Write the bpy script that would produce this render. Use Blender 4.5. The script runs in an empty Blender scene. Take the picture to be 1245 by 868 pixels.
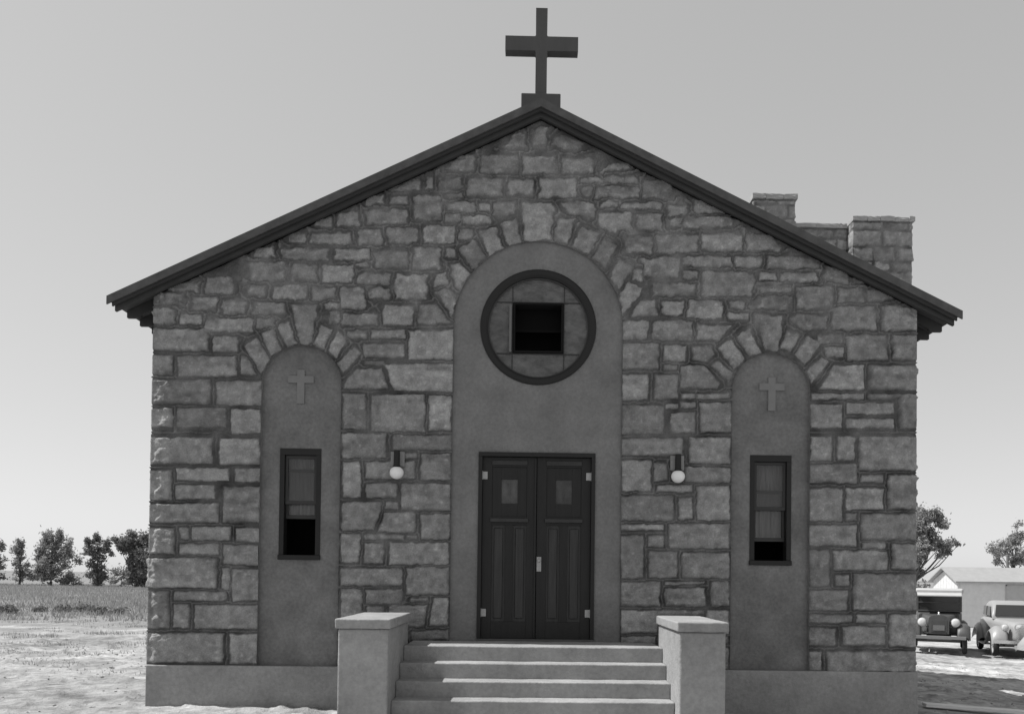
import bpy, bmesh, math, random
import numpy as np
from mathutils import Vector, Matrix
R = math.radians
scene = bpy.context.scene
COL = scene.collection
rng = random.Random(11)

STONES = [
[-483,544,-438,545,-438,532,-483,531],
[-431,550,-396,551,-396,531,-430,530],
[-494,528,-456,529,-456,513,-494,512],
[-447,525,-416,525,-415,508,-447,508],
[-408,521,-377,521,-377,503,-407,503],
[-494,508,-468,509,-467,489,-494,489],
[-462,502,-435,502,-435,490,-462,489],
[-430,497,-368,498,-368,481,-429,480],
[-364,498,-341,499,-341,487,-364,486],
[-494,482,-425,483,-425,455,-493,454],
[-419,474,-387,475,-387,454,-419,454],
[-380,462,-363,473,-346,445,-357,427],
[-358,478,-343,485,-332,458,-346,449],
[-337,489,-322,496,-312,466,-324,460],
[-319,517,-286,518,-292,468,-308,465],
[-383,449,-374,448,-363,426,-383,425],
[-493,448,-471,448,-470,423,-492,423],
[-463,447,-389,449,-389,423,-462,421],
[-494,417,-422,418,-421,386,-493,385],
[-415,416,-356,417,-355,386,-414,385],
[-492,379,-469,380,-468,356,-491,356],
[-464,381,-401,382,-401,357,-464,356],
[-196,669,-164,683,-154,683,-155,669],
[-224,660,-203,661,-202,650,-224,649],
[-196,660,-171,661,-171,650,-196,650],
[-262,639,-234,640,-234,621,-262,620],
[-226,642,-172,643,-172,625,-226,624],
[-292,631,-270,632,-270,619,-292,619],
[-324,609,-302,610,-302,597,-323,597],
[-296,610,-244,611,-244,597,-296,596],
[-236,616,-205,617,-204,597,-236,597],
[-197,619,-158,620,-158,601,-197,600],
[-369,590,-343,591,-343,579,-369,578],
[-334,589,-274,590,-274,577,-334,575],
[-265,590,-219,591,-219,577,-265,576],
[-213,588,-170,589,-169,569,-213,568],
[-374,571,-328,572,-328,548,-374,547],
[-320,569,-287,570,-287,547,-320,547],
[-281,569,-241,570,-241,547,-280,546],
[-237,572,-222,573,-222,568,-237,568],
[-234,559,-194,560,-194,546,-234,546],
[-376,542,-353,542,-353,528,-376,527],
[-342,541,-301,542,-301,525,-342,525],
[-293,539,-263,540,-263,525,-293,524],
[-256,540,-225,541,-224,513,-256,512],
[-219,540,-194,540,-194,527,-219,526],
[-368,520,-327,520,-327,504,-368,503],
[-277,519,-257,520,-257,513,-277,512],
[-164,593,-127,594,-127,567,-164,566],
[-122,594,-109,594,-108,581,-122,581],
[-133,537,-117,543,-105,532,-111,503],
[-117,571,-103,575,-89,561,-104,541],
[-136,561,-120,562,-119,545,-136,545],
[-186,558,-145,559,-145,528,-186,527],
[-272,509,-257,509,-257,494,-272,494],
[-255,506,-209,507,-209,492,-254,491],
[-201,517,-163,517,-162,494,-201,493],
[-155,519,-133,521,-114,496,-155,496],
[-246,484,-222,485,-222,475,-246,475],
[-215,485,-172,486,-172,476,-215,475],
[-226,467,-173,468,-173,452,-225,451],
[-167,486,-109,487,-109,449,-167,448],
[-225,446,-198,446,-198,440,-224,440],
[-250,416,-233,435,-203,436,-193,411,-250,409],
[-198,441,-109,444,-109,407,-186,408],
[-290,465,-281,489,-267,486,-277,460],
[-273,459,-259,484,-246,474,-261,448],
[-259,441,-237,464,-227,455,-251,429],
[-50,729,-32,748,-20,745,-20,728],
[-11,730,-8,754,12,758,6,732],
[-123,697,-109,716,-86,717,-86,697],
[-78,717,-32,718,-31,695,-78,694],
[-24,717,21,718,21,696,-23,695],
[-147,687,-138,687,-138,673,-147,672],
[-131,686,-102,687,-102,672,-131,671],
[-94,686,-50,686,-50,664,-94,663],
[-42,685,-9,686,-9,666,-42,665],
[-163,661,-128,662,-128,632,-162,632],
[-124,666,-100,666,-100,661,-124,660],
[-120,654,-83,655,-83,642,-120,642],
[-79,654,-65,655,-65,643,-79,643],
[-61,655,-31,656,-31,640,-61,639],
[-124,637,-103,638,-103,628,-124,627],
[-101,637,-64,637,-64,627,-101,626],
[-149,622,-110,623,-110,602,-149,601],
[-106,619,-87,619,-87,605,-105,605],
[-103,594,-85,605,-70,583,-86,566],
[-78,616,-58,623,-46,594,-65,585],
[-51,626,-31,634,-22,602,-39,599],
[-23,654,17,656,16,607,-19,605],
[18,743,32,746,58,736,50,726,16,731],
[30,715,69,716,69,697,30,696],
[77,698,89,707,120,712,116,702],
[-2,687,48,689,48,664,-1,663],
[54,689,81,690,81,684,54,684],
[84,692,128,693,128,685,84,684],
[56,678,68,678,68,667,56,667],
[71,678,130,680,130,665,71,663],
[135,689,173,690,173,665,135,665],
[27,657,72,658,71,635,40,643],
[80,659,102,660,102,653,80,652],
[106,658,158,659,158,651,106,650],
[168,656,193,656,193,643,168,642],
[77,644,118,645,122,622,90,620,76,631],
[127,643,161,644,161,623,128,623],
[167,639,185,639,185,628,167,627],
[23,635,47,636,37,602,19,606],
[55,625,78,617,66,590,43,600],
[82,610,101,602,86,572,69,585],
[111,614,148,615,148,593,112,593],
[152,616,207,617,207,595,152,593],
[104,584,123,575,104,545,93,558],
[186,641,251,642,251,629,187,627],
[201,647,202,663,216,664,248,647],
[212,619,266,620,266,598,212,597],
[270,620,300,620,317,604,313,599,270,599],
[135,586,183,587,183,563,135,562],
[188,588,251,590,252,577,188,576],
[255,590,289,590,289,577,255,576],
[188,570,207,570,207,561,188,560],
[214,568,268,571,283,559,277,540,214,538],
[289,570,310,571,310,560,289,560],
[148,553,206,554,206,538,148,537],
[116,554,136,545,110,510,104,534],
[121,571,133,572,134,557,121,557],
[122,509,132,531,154,532,154,510],
[161,530,189,531,189,512,161,512],
[194,531,240,532,240,509,194,508],
[249,531,268,532,268,523,249,523],
[248,517,274,517,274,509,248,509],
[272,527,287,539,330,541,330,523,276,523],
[285,553,329,554,329,548,285,547],
[109,502,142,503,142,479,109,479],
[149,503,201,504,201,480,149,479],
[208,500,255,500,235,481,209,480],
[109,474,157,474,157,441,109,440],
[164,471,192,472,192,452,164,452],
[200,471,224,471,230,461,218,451,201,454],
[226,447,235,452,255,438,249,426],
[235,469,251,481,270,456,256,442],
[258,486,276,497,291,465,275,459],
[282,514,319,514,314,468,297,469],
[185,445,215,447,237,424,234,417,186,417],
[164,447,181,447,181,440,164,440],
[109,433,144,433,144,401,110,400],
[152,433,183,434,183,403,152,402],
[186,410,205,410,205,403,186,403],
[207,410,250,411,250,404,207,403],
[110,393,164,393,165,357,110,356],
[167,396,183,396,183,391,167,390],
[186,399,207,399,207,391,186,391],
[174,384,206,385,206,359,174,358],
[211,398,252,399,252,361,212,360],
[297,591,368,592,368,577,297,575],
[374,580,405,581,406,558,374,558],
[411,568,430,568,430,557,411,556],
[315,570,365,571,365,559,315,558],
[287,553,329,553,329,545,287,544],
[337,552,385,553,385,524,337,523],
[391,552,425,552,425,533,391,533],
[431,551,446,553,471,539,433,535],
[384,527,441,528,441,497,384,496],
[449,529,496,530,496,498,449,497],
[327,509,341,515,377,515,378,496,346,497],
[365,489,399,490,399,479,365,478],
[376,473,399,474,399,460,376,460],
[403,489,457,490,457,458,403,457],
[464,490,496,490,496,459,464,458],
[317,471,324,495,341,489,332,466],
[337,463,353,488,371,478,349,450],
[352,441,371,461,380,453,358,425],
[368,418,387,449,426,451,427,417],
[432,450,496,451,496,419,432,418],
[358,412,427,413,427,406,358,405],
[432,413,496,414,496,407,432,406],
[357,398,398,398,398,368,357,367],
[404,401,466,402,466,387,404,386],
[404,380,466,381,466,369,404,368],
[473,409,497,409,497,370,473,369],
[-395,380,-357,380,-356,350,-394,349],
[-496,342,-418,343,-417,309,-495,308],
[-408,342,-357,343,-356,310,-408,309],
[-494,300,-469,300,-468,262,-493,262],
[-463,303,-396,304,-396,288,-462,287],
[-388,304,-355,305,-355,287,-388,287],
[-463,282,-414,282,-413,264,-463,263],
[-403,280,-356,281,-355,235,-402,234],
[-494,257,-408,258,-408,234,-494,233],
[-496,225,-464,226,-463,193,-496,193],
[-457,227,-445,227,-445,212,-457,212],
[-442,228,-392,229,-392,211,-442,211],
[-385,227,-355,228,-355,210,-385,210],
[-457,206,-407,207,-407,193,-457,192],
[-401,205,-355,206,-354,180,-400,180],
[-496,188,-409,189,-409,150,-495,149],
[-403,175,-392,176,-392,149,-402,149],
[-390,175,-355,175,-354,134,-389,134],
[-463,145,-396,146,-395,134,-463,133],
[-493,146,-469,146,-468,98,-493,98],
[-463,129,-444,129,-443,99,-463,99],
[-437,128,-356,129,-355,99,-436,98],
[-492,91,-399,92,-399,55,-492,54],
[-391,91,-354,92,-353,54,-390,54],
[-251,402,-223,402,-222,358,-250,358],
[-215,401,-146,403,-145,355,-214,354],
[-141,402,-112,402,-112,357,-140,357],
[-251,351,-195,352,-195,320,-250,319],
[-186,350,-111,351,-111,332,-185,331],
[-173,327,-155,327,-155,320,-172,320],
[-250,314,-228,315,-227,269,-249,269],
[-221,315,-158,316,-158,294,-221,293],
[-150,326,-112,327,-111,293,-150,292],
[-221,287,-181,288,-181,269,-220,269],
[-175,287,-112,288,-111,253,-174,252],
[-251,262,-201,263,-200,252,-209,227,-250,225],
[-195,264,-180,264,-179,254,-195,254],
[-203,225,-195,249,-155,250,-155,225],
[-149,248,-112,249,-112,216,-148,216],
[-251,222,-227,222,-227,185,-250,185],
[-221,221,-170,222,-170,215,-221,215],
[-167,221,-152,221,-152,215,-167,215],
[-221,210,-196,210,-196,185,-221,184],
[-189,211,-113,212,-112,184,-188,183],
[-251,177,-172,178,-172,156,-250,155],
[-166,179,-112,180,-112,144,-166,144],
[-250,151,-223,151,-222,91,-249,91],
[-219,150,-172,151,-172,133,-218,132],
[-216,129,-195,129,-195,91,-215,91],
[-162,140,-138,140,-138,135,-162,135],
[-188,130,-139,131,-143,103,-188,102],
[-137,105,-132,140,-112,141,-113,105],
[-159,98,-111,99,-111,85,-159,85],
[-215,87,-164,88,-164,80,-215,79],
[-249,78,-185,78,-184,56,-249,55],
[-179,78,-111,79,-111,56,-179,56],
[198,352,251,353,251,319,199,319],
[110,350,189,351,190,329,110,328],
[110,321,149,322,149,282,111,282],
[152,318,170,318,171,296,153,295],
[174,318,189,318,189,296,175,296],
[193,314,251,314,252,295,193,294],
[156,290,203,291,203,282,156,281],
[208,289,251,290,251,246,209,245],
[109,275,178,276,178,244,110,243],
[186,273,202,274,202,246,186,246],
[110,238,166,239,166,232,110,231],
[173,240,251,241,251,209,174,208],
[110,223,139,224,140,169,111,168],
[145,224,166,225,166,210,145,210],
[147,204,184,204,184,170,148,170],
[190,202,251,203,251,170,190,170],
[111,164,161,165,161,133,111,133],
[169,165,219,165,219,162,169,161],
[168,156,220,157,220,134,168,133],
[228,165,250,166,251,134,228,134],
[111,127,159,127,159,98,111,97],
[159,128,220,128,220,122,159,121],
[183,118,218,118,218,98,183,98],
[223,128,251,128,251,98,223,98],
[111,93,156,94,157,84,111,84],
[162,94,251,95,251,85,162,84],
[111,79,186,80,186,53,112,52],
[191,80,251,80,251,53,191,53],
[357,356,384,356,384,325,357,325],
[392,356,415,356,415,326,392,326],
[420,357,497,358,497,314,420,313],
[356,320,418,321,418,296,356,296],
[424,307,453,308,453,298,424,298],
[458,307,496,307,496,264,458,263],
[356,288,399,288,399,246,356,246],
[403,289,453,289,453,262,403,261],
[403,256,418,256,418,247,403,246],
[423,256,497,257,497,223,423,222],
[356,240,418,241,418,214,356,214],
[426,218,456,219,456,211,426,210],
[464,217,497,218,497,185,464,185],
[356,208,382,208,382,161,357,160],
[388,207,459,208,459,183,389,182],
[390,176,409,176,409,163,390,162],
[414,178,497,178,497,131,414,131],
[357,156,406,156,406,130,357,130],
[357,124,412,124,412,115,357,114],
[418,124,456,125,456,115,419,115],
[461,125,497,125,497,84,461,84],
[357,106,390,107,390,85,357,85],
[400,109,456,109,456,86,400,85],
[357,76,373,76,373,51,357,51],
[380,77,498,78,498,51,380,50]]


# ------------------------------------------------------------------ helpers
def link(name, me, mat, parent=None):
    o = bpy.data.objects.new(name, me)
    COL.objects.link(o)
    if mat is not None:
        for m in (mat if isinstance(mat, (list, tuple)) else [mat]):
            me.materials.append(m)
    if parent is not None:
        o.parent = parent
    return o

def obj(name, bm, mat, parent=None, smooth=False, loc=None):
    bmesh.ops.recalc_face_normals(bm, faces=bm.faces[:])
    me = bpy.data.meshes.new(name)
    if smooth:
        for f in bm.faces: f.smooth = True
    bm.to_mesh(me); bm.free()
    o = link(name, me, mat, parent)
    if loc is not None: o.location = loc
    return o

def tag(o, label, cat, group=None):
    o['label'] = label; o['category'] = cat
    if group: o['group'] = group
    return o

def thing(name, label, cat, loc=(0, 0, 0), rz=0.0, group=None):
    o = bpy.data.objects.new(name, None); COL.objects.link(o)
    o.location = loc; o.rotation_euler = (0, 0, rz)
    o.empty_display_size = .3
    return tag(o, label, cat, group)

def box(bm, x0, x1, y0, y1, z0, z1, bev=0.0, seg=2):
    g = bmesh.ops.create_cube(bm, size=1.0)
    M = Matrix.Translation(((x0+x1)/2, (y0+y1)/2, (z0+z1)/2)) @ Matrix.Diagonal((x1-x0, y1-y0, z1-z0, 1))
    bmesh.ops.transform(bm, matrix=M, verts=g['verts'])
    if bev:
        es = list({e for v in g['verts'] for e in v.link_edges})
        bmesh.ops.bevel(bm, geom=es, offset=bev, segments=seg, affect='EDGES', profile=.5)

def prism(bm, pts, y0, y1):
    """extrude an (x,z) outline from y0 to y1"""
    a = [bm.verts.new((x, y0, z)) for x, z in pts]
    b = [bm.verts.new((x, y1, z)) for x, z in pts]
    n = len(pts)
    bm.faces.new(a); bm.faces.new(b[::-1])
    for i in range(n):
        bm.faces.new((a[i], b[i], b[(i+1) % n], a[(i+1) % n]))

def prism_yz(bm, pts, x0, x1):
    a = [bm.verts.new((x0, y, z)) for y, z in pts]
    b = [bm.verts.new((x1, y, z)) for y, z in pts]
    n = len(pts)
    bm.faces.new(a); bm.faces.new(b[::-1])
    for i in range(n):
        bm.faces.new((a[i], b[i], b[(i+1) % n], a[(i+1) % n]))

def cyl(bm, p0, p1, r0, r1=None, seg=16):
    p0 = Vector(p0); p1 = Vector(p1); r1 = r0 if r1 is None else r1
    d = p1-p0
    g = bmesh.ops.create_cone(bm, cap_ends=True, segments=seg, radius1=r0, radius2=r1, depth=d.length)
    M = Matrix.Translation((p0+p1)/2) @ d.to_track_quat('Z', 'Y').to_matrix().to_4x4()
    bmesh.ops.transform(bm, matrix=M, verts=g['verts'])

def ball(bm, c, r, sx=1, sy=1, sz=1, u=20, v=12):
    g = bmesh.ops.create_uvsphere(bm, u_segments=u, v_segments=v, radius=r)
    bmesh.ops.transform(bm, matrix=Matrix.Translation(c) @ Matrix.Diagonal((sx, sy, sz, 1)), verts=g['verts'])

def tube(bm, pts, radii, seg=7):
    rings = []
    pts = [Vector(p) for p in pts]
    for i, p in enumerate(pts):
        d = (pts[min(i+1, len(pts)-1)]-pts[max(i-1, 0)]).normalized()
        q = d.to_track_quat('Z', 'Y')
        rings.append([bm.verts.new(p + q @ Vector((math.cos(a)*radii[i], math.sin(a)*radii[i], 0)))
                      for a in (2*math.pi*k/seg for k in range(seg))])
    for i in range(len(rings)-1):
        for k in range(seg):
            bm.faces.new((rings[i][k], rings[i][(k+1) % seg], rings[i+1][(k+1) % seg], rings[i+1][k]))
    bm.faces.new(rings[0][::-1]); bm.faces.new(rings[-1])

def loft(bm, sections, cap=True):
    rows = [[bm.verts.new(p) for p in s] for s in sections]
    n = len(rows[0])
    for i in range(len(rows)-1):
        for k in range(n):
            bm.faces.new((rows[i][k], rows[i][(k+1) % n], rows[i+1][(k+1) % n], rows[i+1][k]))
    if cap:
        bm.faces.new(rows[0][::-1]); bm.faces.new(rows[-1])

# ---------------------------------------------------------------- materials
def mk(name, c, rough=.8, var=.0, vscale=6.0, bump=0.0, bscale=60.0, stretch=None, metallic=0.0,
       spec=.3, attr=None, var2=0.0, v2scale=1.2):
    m = bpy.data.materials.new(name); m.use_nodes = True
    nt = m.node_tree; N = nt.nodes; L = nt.links
    b = N['Principled BSDF']
    b.inputs['Roughness'].default_value = rough
    b.inputs['Metallic'].default_value = metallic
    b.inputs['Specular IOR Level'].default_value = spec
    tc = N.new('ShaderNodeTexCoord'); co = tc.outputs['Object']
    if stretch:
        mp = N.new('ShaderNodeMapping'); mp.inputs['Scale'].default_value = stretch
        L.new(co, mp.inputs['Vector']); co = mp.outputs['Vector']
    def noise(s, det=4):
        n = N.new('ShaderNodeTexNoise'); n.inputs['Scale'].default_value = s
        n.inputs['Detail'].default_value = det; n.inputs['Roughness'].default_value = .6
        L.new(co, n.inputs['Vector']); return n.outputs['Fac']
    def math_(op, a, bb):
        n = N.new('ShaderNodeMath'); n.operation = op
        for i, v in enumerate((a, bb)):
            if isinstance(v, (int, float)): n.inputs[i].default_value = v
            else: L.new(v, n.inputs[i])
        return n.outputs[0]
    val = None
    if attr:
        a = N.new('ShaderNodeAttribute'); a.attribute_name = attr; val = a.outputs['Fac']
    else:
        v = N.new('ShaderNodeValue'); v.outputs[0].default_value = c; val = v.outputs[0]
    if var:
        f = math_('MULTIPLY_ADD', noise(vscale, 6), 2*var*1.6); f.node.inputs[2].default_value = 1-var*1.6
        val = math_('MULTIPLY', val, f)
    if var2:
        f = math_('MULTIPLY_ADD', noise(v2scale, 3), 2*var2*1.6); f.node.inputs[2].default_value = 1-var2*1.6
        val = math_('MULTIPLY', val, f)
    cc = N.new('ShaderNodeCombineColor')
    for i in range(3): L.new(val, cc.inputs[i])
    L.new(cc.outputs[0], b.inputs['Base Color'])
    if bump:
        bp = N.new('ShaderNodeBump'); bp.inputs['Strength'].default_value = 1.0
        bp.inputs['Distance'].default_value = bump
        L.new(noise(bscale, 8), bp.inputs['Height']); L.new(bp.outputs['Normal'], b.inputs['Normal'])
    return m

M = {}
M['stone'] = mk('rough_stone', .3, .9, .30, 55, .020, 40, attr='tone', var2=.14, v2scale=2.2, spec=.2)
M['stucco'] = mk('stucco', .18, .9, .20, 28, .010, 30, var2=.26, v2scale=1.7, spec=.2)
M['stucco_dark'] = mk('niche_stucco', .168, .9, .26, 26, .012, 28, var2=.36, v2scale=1.9, spec=.2)
M['relief'] = mk('relief_cross_stucco', .195, .9, .12, 8, .003, 60, spec=.2)
M['concrete'] = mk('concrete', .29, .9, .20, 20, .009, 32, var2=.26, v2scale=1.7, spec=.2)
M['plinth'] = mk('plinth_concrete', .275, .9, .22, 24, .010, 30, var2=.26, v2scale=1.6, spec=.2)
M['coping'] = mk('coping_stone', .34, .9, .2, 9, .01, 40, spec=.2)
M['rake'] = mk('weathered_roof_edge', .085, .8, .35, 7, .003, 60, spec=.25)
M['rake2'] = mk('dark_rake_trim', .04, .8, .2, 4, .003, 60, spec=.25)
M['rafter'] = mk('rafter_wood', .05, .8, .2, 5, .003, 50, spec=.25)
M['shingle'] = mk('roof_shingles', .08, .85, .3, 8, .012, 25)
M['crosswood'] = mk('dark_cross_wood', .075, .75, .25, 4, .002, 50, stretch=(1, 1, .2), spec=.3)
M['door'] = mk('dark_door_wood', .012, .55, .35, 9, .002, 40, stretch=(3, 1, .25), spec=.35)
M['doorpanel'] = mk('door_panel_wood', .03, .5, .6, 10, .002, 40, stretch=(4, 1, .2), spec=.35)
M['frame'] = mk('black_window_frame', .011, .55, .2, 6, .001, 50, spec=.35)
M['sash'] = mk('dark_sash', .028, .5, .2, 6, .001, 50, spec=.4)
M['metal'] = mk('pale_metal', .33, .45, .15, 20, .001, 80, metallic=.2, spec=.5)
M['black'] = mk('black_metal', .012, .5, .1, 9)
M['globe'] = mk('white_globe_glass', .80, .18, .04, 5, spec=.5)
M['curtain'] = mk('curtain_cloth', .42, .95, .35, 6, stretch=(3, 1, .25))
M['obscure'] = mk('obscure_glass', .085, .3, .8, 7, .03, 9, spec=.6, stretch=(1, 1, 1.7))
M['void'] = mk('dark_inside', .004, .9)  # near-black colour stands in for the unlit interior
M['tyre'] = mk('tyre_rubber', .03, .85, .15, 15)
M['carblack'] = mk('dusty_black_paint', .07, .45, .25, 4, .0005, 60, spec=.5)
M['cargrey'] = mk('dusty_grey_paint', .30, .4, .1, 3, .0005, 60, spec=.5)
M['carlight'] = mk('dusty_pale_paint', .42, .5, .1, 3, spec=.5)
M['chrome'] = mk('dull_chrome', .7, .22, .05, 9, metallic=.85)
M['glassdark'] = mk('car_window_glass', .035, .08, spec=.6)
M['cartop'] = mk('canvas_roof', .40, .8, .1, 6)
M['shedwall'] = mk('grey_weatherboard', .60, .85, .12, 4)
M['shedroof'] = mk('shed_roofing', .33, .85, .12, 3, .006, 30)
M['plank'] = mk('bleached_plank', .75, .9, .2, 6, .003, 40, stretch=(.3, 3, 3))
M['bark'] = mk('bark', .10, .95, .3, 8, .02, 12)
M['pole'] = mk('pole_wood', .16, .9, .2, 5)
M['hill'] = mk('hazy_hill', .34, .95, .08, .02)

def leaf_mat(name, c, trans=.35):
    m = bpy.data.materials.new(name); m.use_nodes = True
    nt = m.node_tree; N = nt.nodes; L = nt.links
    N.remove(N['Principled BSDF'])
    out = N['Material Output']
    a = N.new('ShaderNodeAttribute'); a.attribute_name = 'tone'
    mu = N.new('ShaderNodeMath'); mu.operation = 'MULTIPLY'; mu.inputs[1].default_value = c
    L.new(a.outputs['Fac'], mu.inputs[0])
    cc = N.new('ShaderNodeCombineColor')
    for i in range(3): L.new(mu.outputs[0], cc.inputs[i])
    d = N.new('ShaderNodeBsdfDiffuse'); t = N.new('ShaderNodeBsdfTranslucent')
    L.new(cc.outputs[0], d.inputs['Color']); L.new(cc.outputs[0], t.inputs['Color'])
    mx = N.new('ShaderNodeMixShader'); mx.inputs[0].default_value = trans
    L.new(d.outputs[0], mx.inputs[1]); L.new(t.outputs[0], mx.inputs[2])
    L.new(mx.outputs[0], out.inputs['Surface'])
    return m
M['leaf_dark'] = leaf_mat('foliage_dark', .21)  # far foliage tones are raised in place of haze
M['leaf_mid'] = leaf_mat('foliage_mid', .33)
M['leaf_pale'] = leaf_mat('foliage_hazy', .30)
M['leaf_grey'] = leaf_mat('foliage_greyish', .32, .4)
M['grass'] = leaf_mat('dry_grass', .32, .3)
M['weed'] = leaf_mat('weed_leaves', .19, .3)

def glass_mat():
    m = bpy.data.materials.new('window_glass'); m.use_nodes = True
    nt = m.node_tree; N = nt.nodes; L = nt.links
    N.remove(N['Principled BSDF']); out = N['Material Output']
    t = N.new('ShaderNodeBsdfTransparent'); t.inputs[0].default_value = (.75, .75, .75, 1)
    g = N.new('ShaderNodeBsdfGlossy'); g.inputs['Roughness'].default_value = .04; g.inputs[0].default_value = (.8, .8, .8, 1)
    fr = N.new('ShaderNodeFresnel'); fr.inputs['IOR'].default_value = 1.5
    tc = N.new('ShaderNodeTexCoord'); nz = N.new('ShaderNodeTexNoise'); nz.inputs['Scale'].default_value = 7
    mp = N.new('ShaderNodeMapping'); mp.inputs['Scale'].default_value = (1, 1, .35)
    L.new(tc.outputs['Object'], mp.inputs[0]); L.new(mp.outputs[0], nz.inputs['Vector'])
    bp = N.new('ShaderNodeBump'); bp.inputs['Distance'].default_value = .01
    L.new(nz.outputs['Fac'], bp.inputs['Height']); L.new(bp.outputs[0], g.inputs['Normal'])
    mx = N.new('ShaderNodeMixShader')
    L.new(fr.outputs[0], mx.inputs[0]); L.new(t.outputs[0], mx.inputs[1]); L.new(g.outputs[0], mx.inputs[2])
    L.new(mx.outputs[0], out.inputs['Surface'])
    return m
M['glass'] = glass_mat()

# ------------------------------------------------- numpy noise and stone walls
class VNoise:
    def __init__(s, seed):
        s.t = np.random.RandomState(seed).rand(512, 512).astype(np.float32)
    def __call__(s, x, y):
        xi = np.floor(x).astype(int); yi = np.floor(y).astype(int)
        fx = x-xi; fy = y-yi
        fx = fx*fx*(3-2*fx); fy = fy*fy*(3-2*fy)
        t = s.t
        a = t[xi % 512, yi % 512]; b = t[(xi+1) % 512, yi % 512]
        c = t[xi % 512, (yi+1) % 512]; d = t[(xi+1) % 512, (yi+1) % 512]
        return (a*(1-fx)+b*fx)*(1-fy)+(c*(1-fx)+d*fx)*fy-.5
    def fbm(s, x, y, o=3):
        r = 0; k = 1.0
        for i in range(o):
            r = r+k*s(x*2**i+17*i, y*2**i+31*i); k *= .5
        return r
VN = [VNoise(i) for i in range(6)]

def sstep(a, b, x):
    t = np.clip((x-a)/(b-a), 0, 1); return t*t*(3-2*t)

def poly_sd(P, X, Z):
    P = np.array(P, float).reshape(-1, 2)
    d = np.full(X.shape, 1e9); ins = np.zeros(X.shape, bool)
    n = len(P)
    for i in range(n):
        x0, z0 = P[i]; x1, z1 = P[(i+1) % n]
        ex, ez = x1-x0, z1-z0
        wx, wz = X-x0, Z-z0
        t = np.clip((wx*ex+wz*ez)/(ex*ex+ez*ez+1e-12), 0, 1)
        d = np.minimum(d, (wx-ex*t)**2+(wz-ez*t)**2)
        c = ((z0 > Z) != (z1 > Z))
        if z1 != z0:
            ins ^= c & (X < x0+(Z-z0)/ez*ex)
    d = np.sqrt(d)
    return np.where(ins, -d, d)

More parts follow.
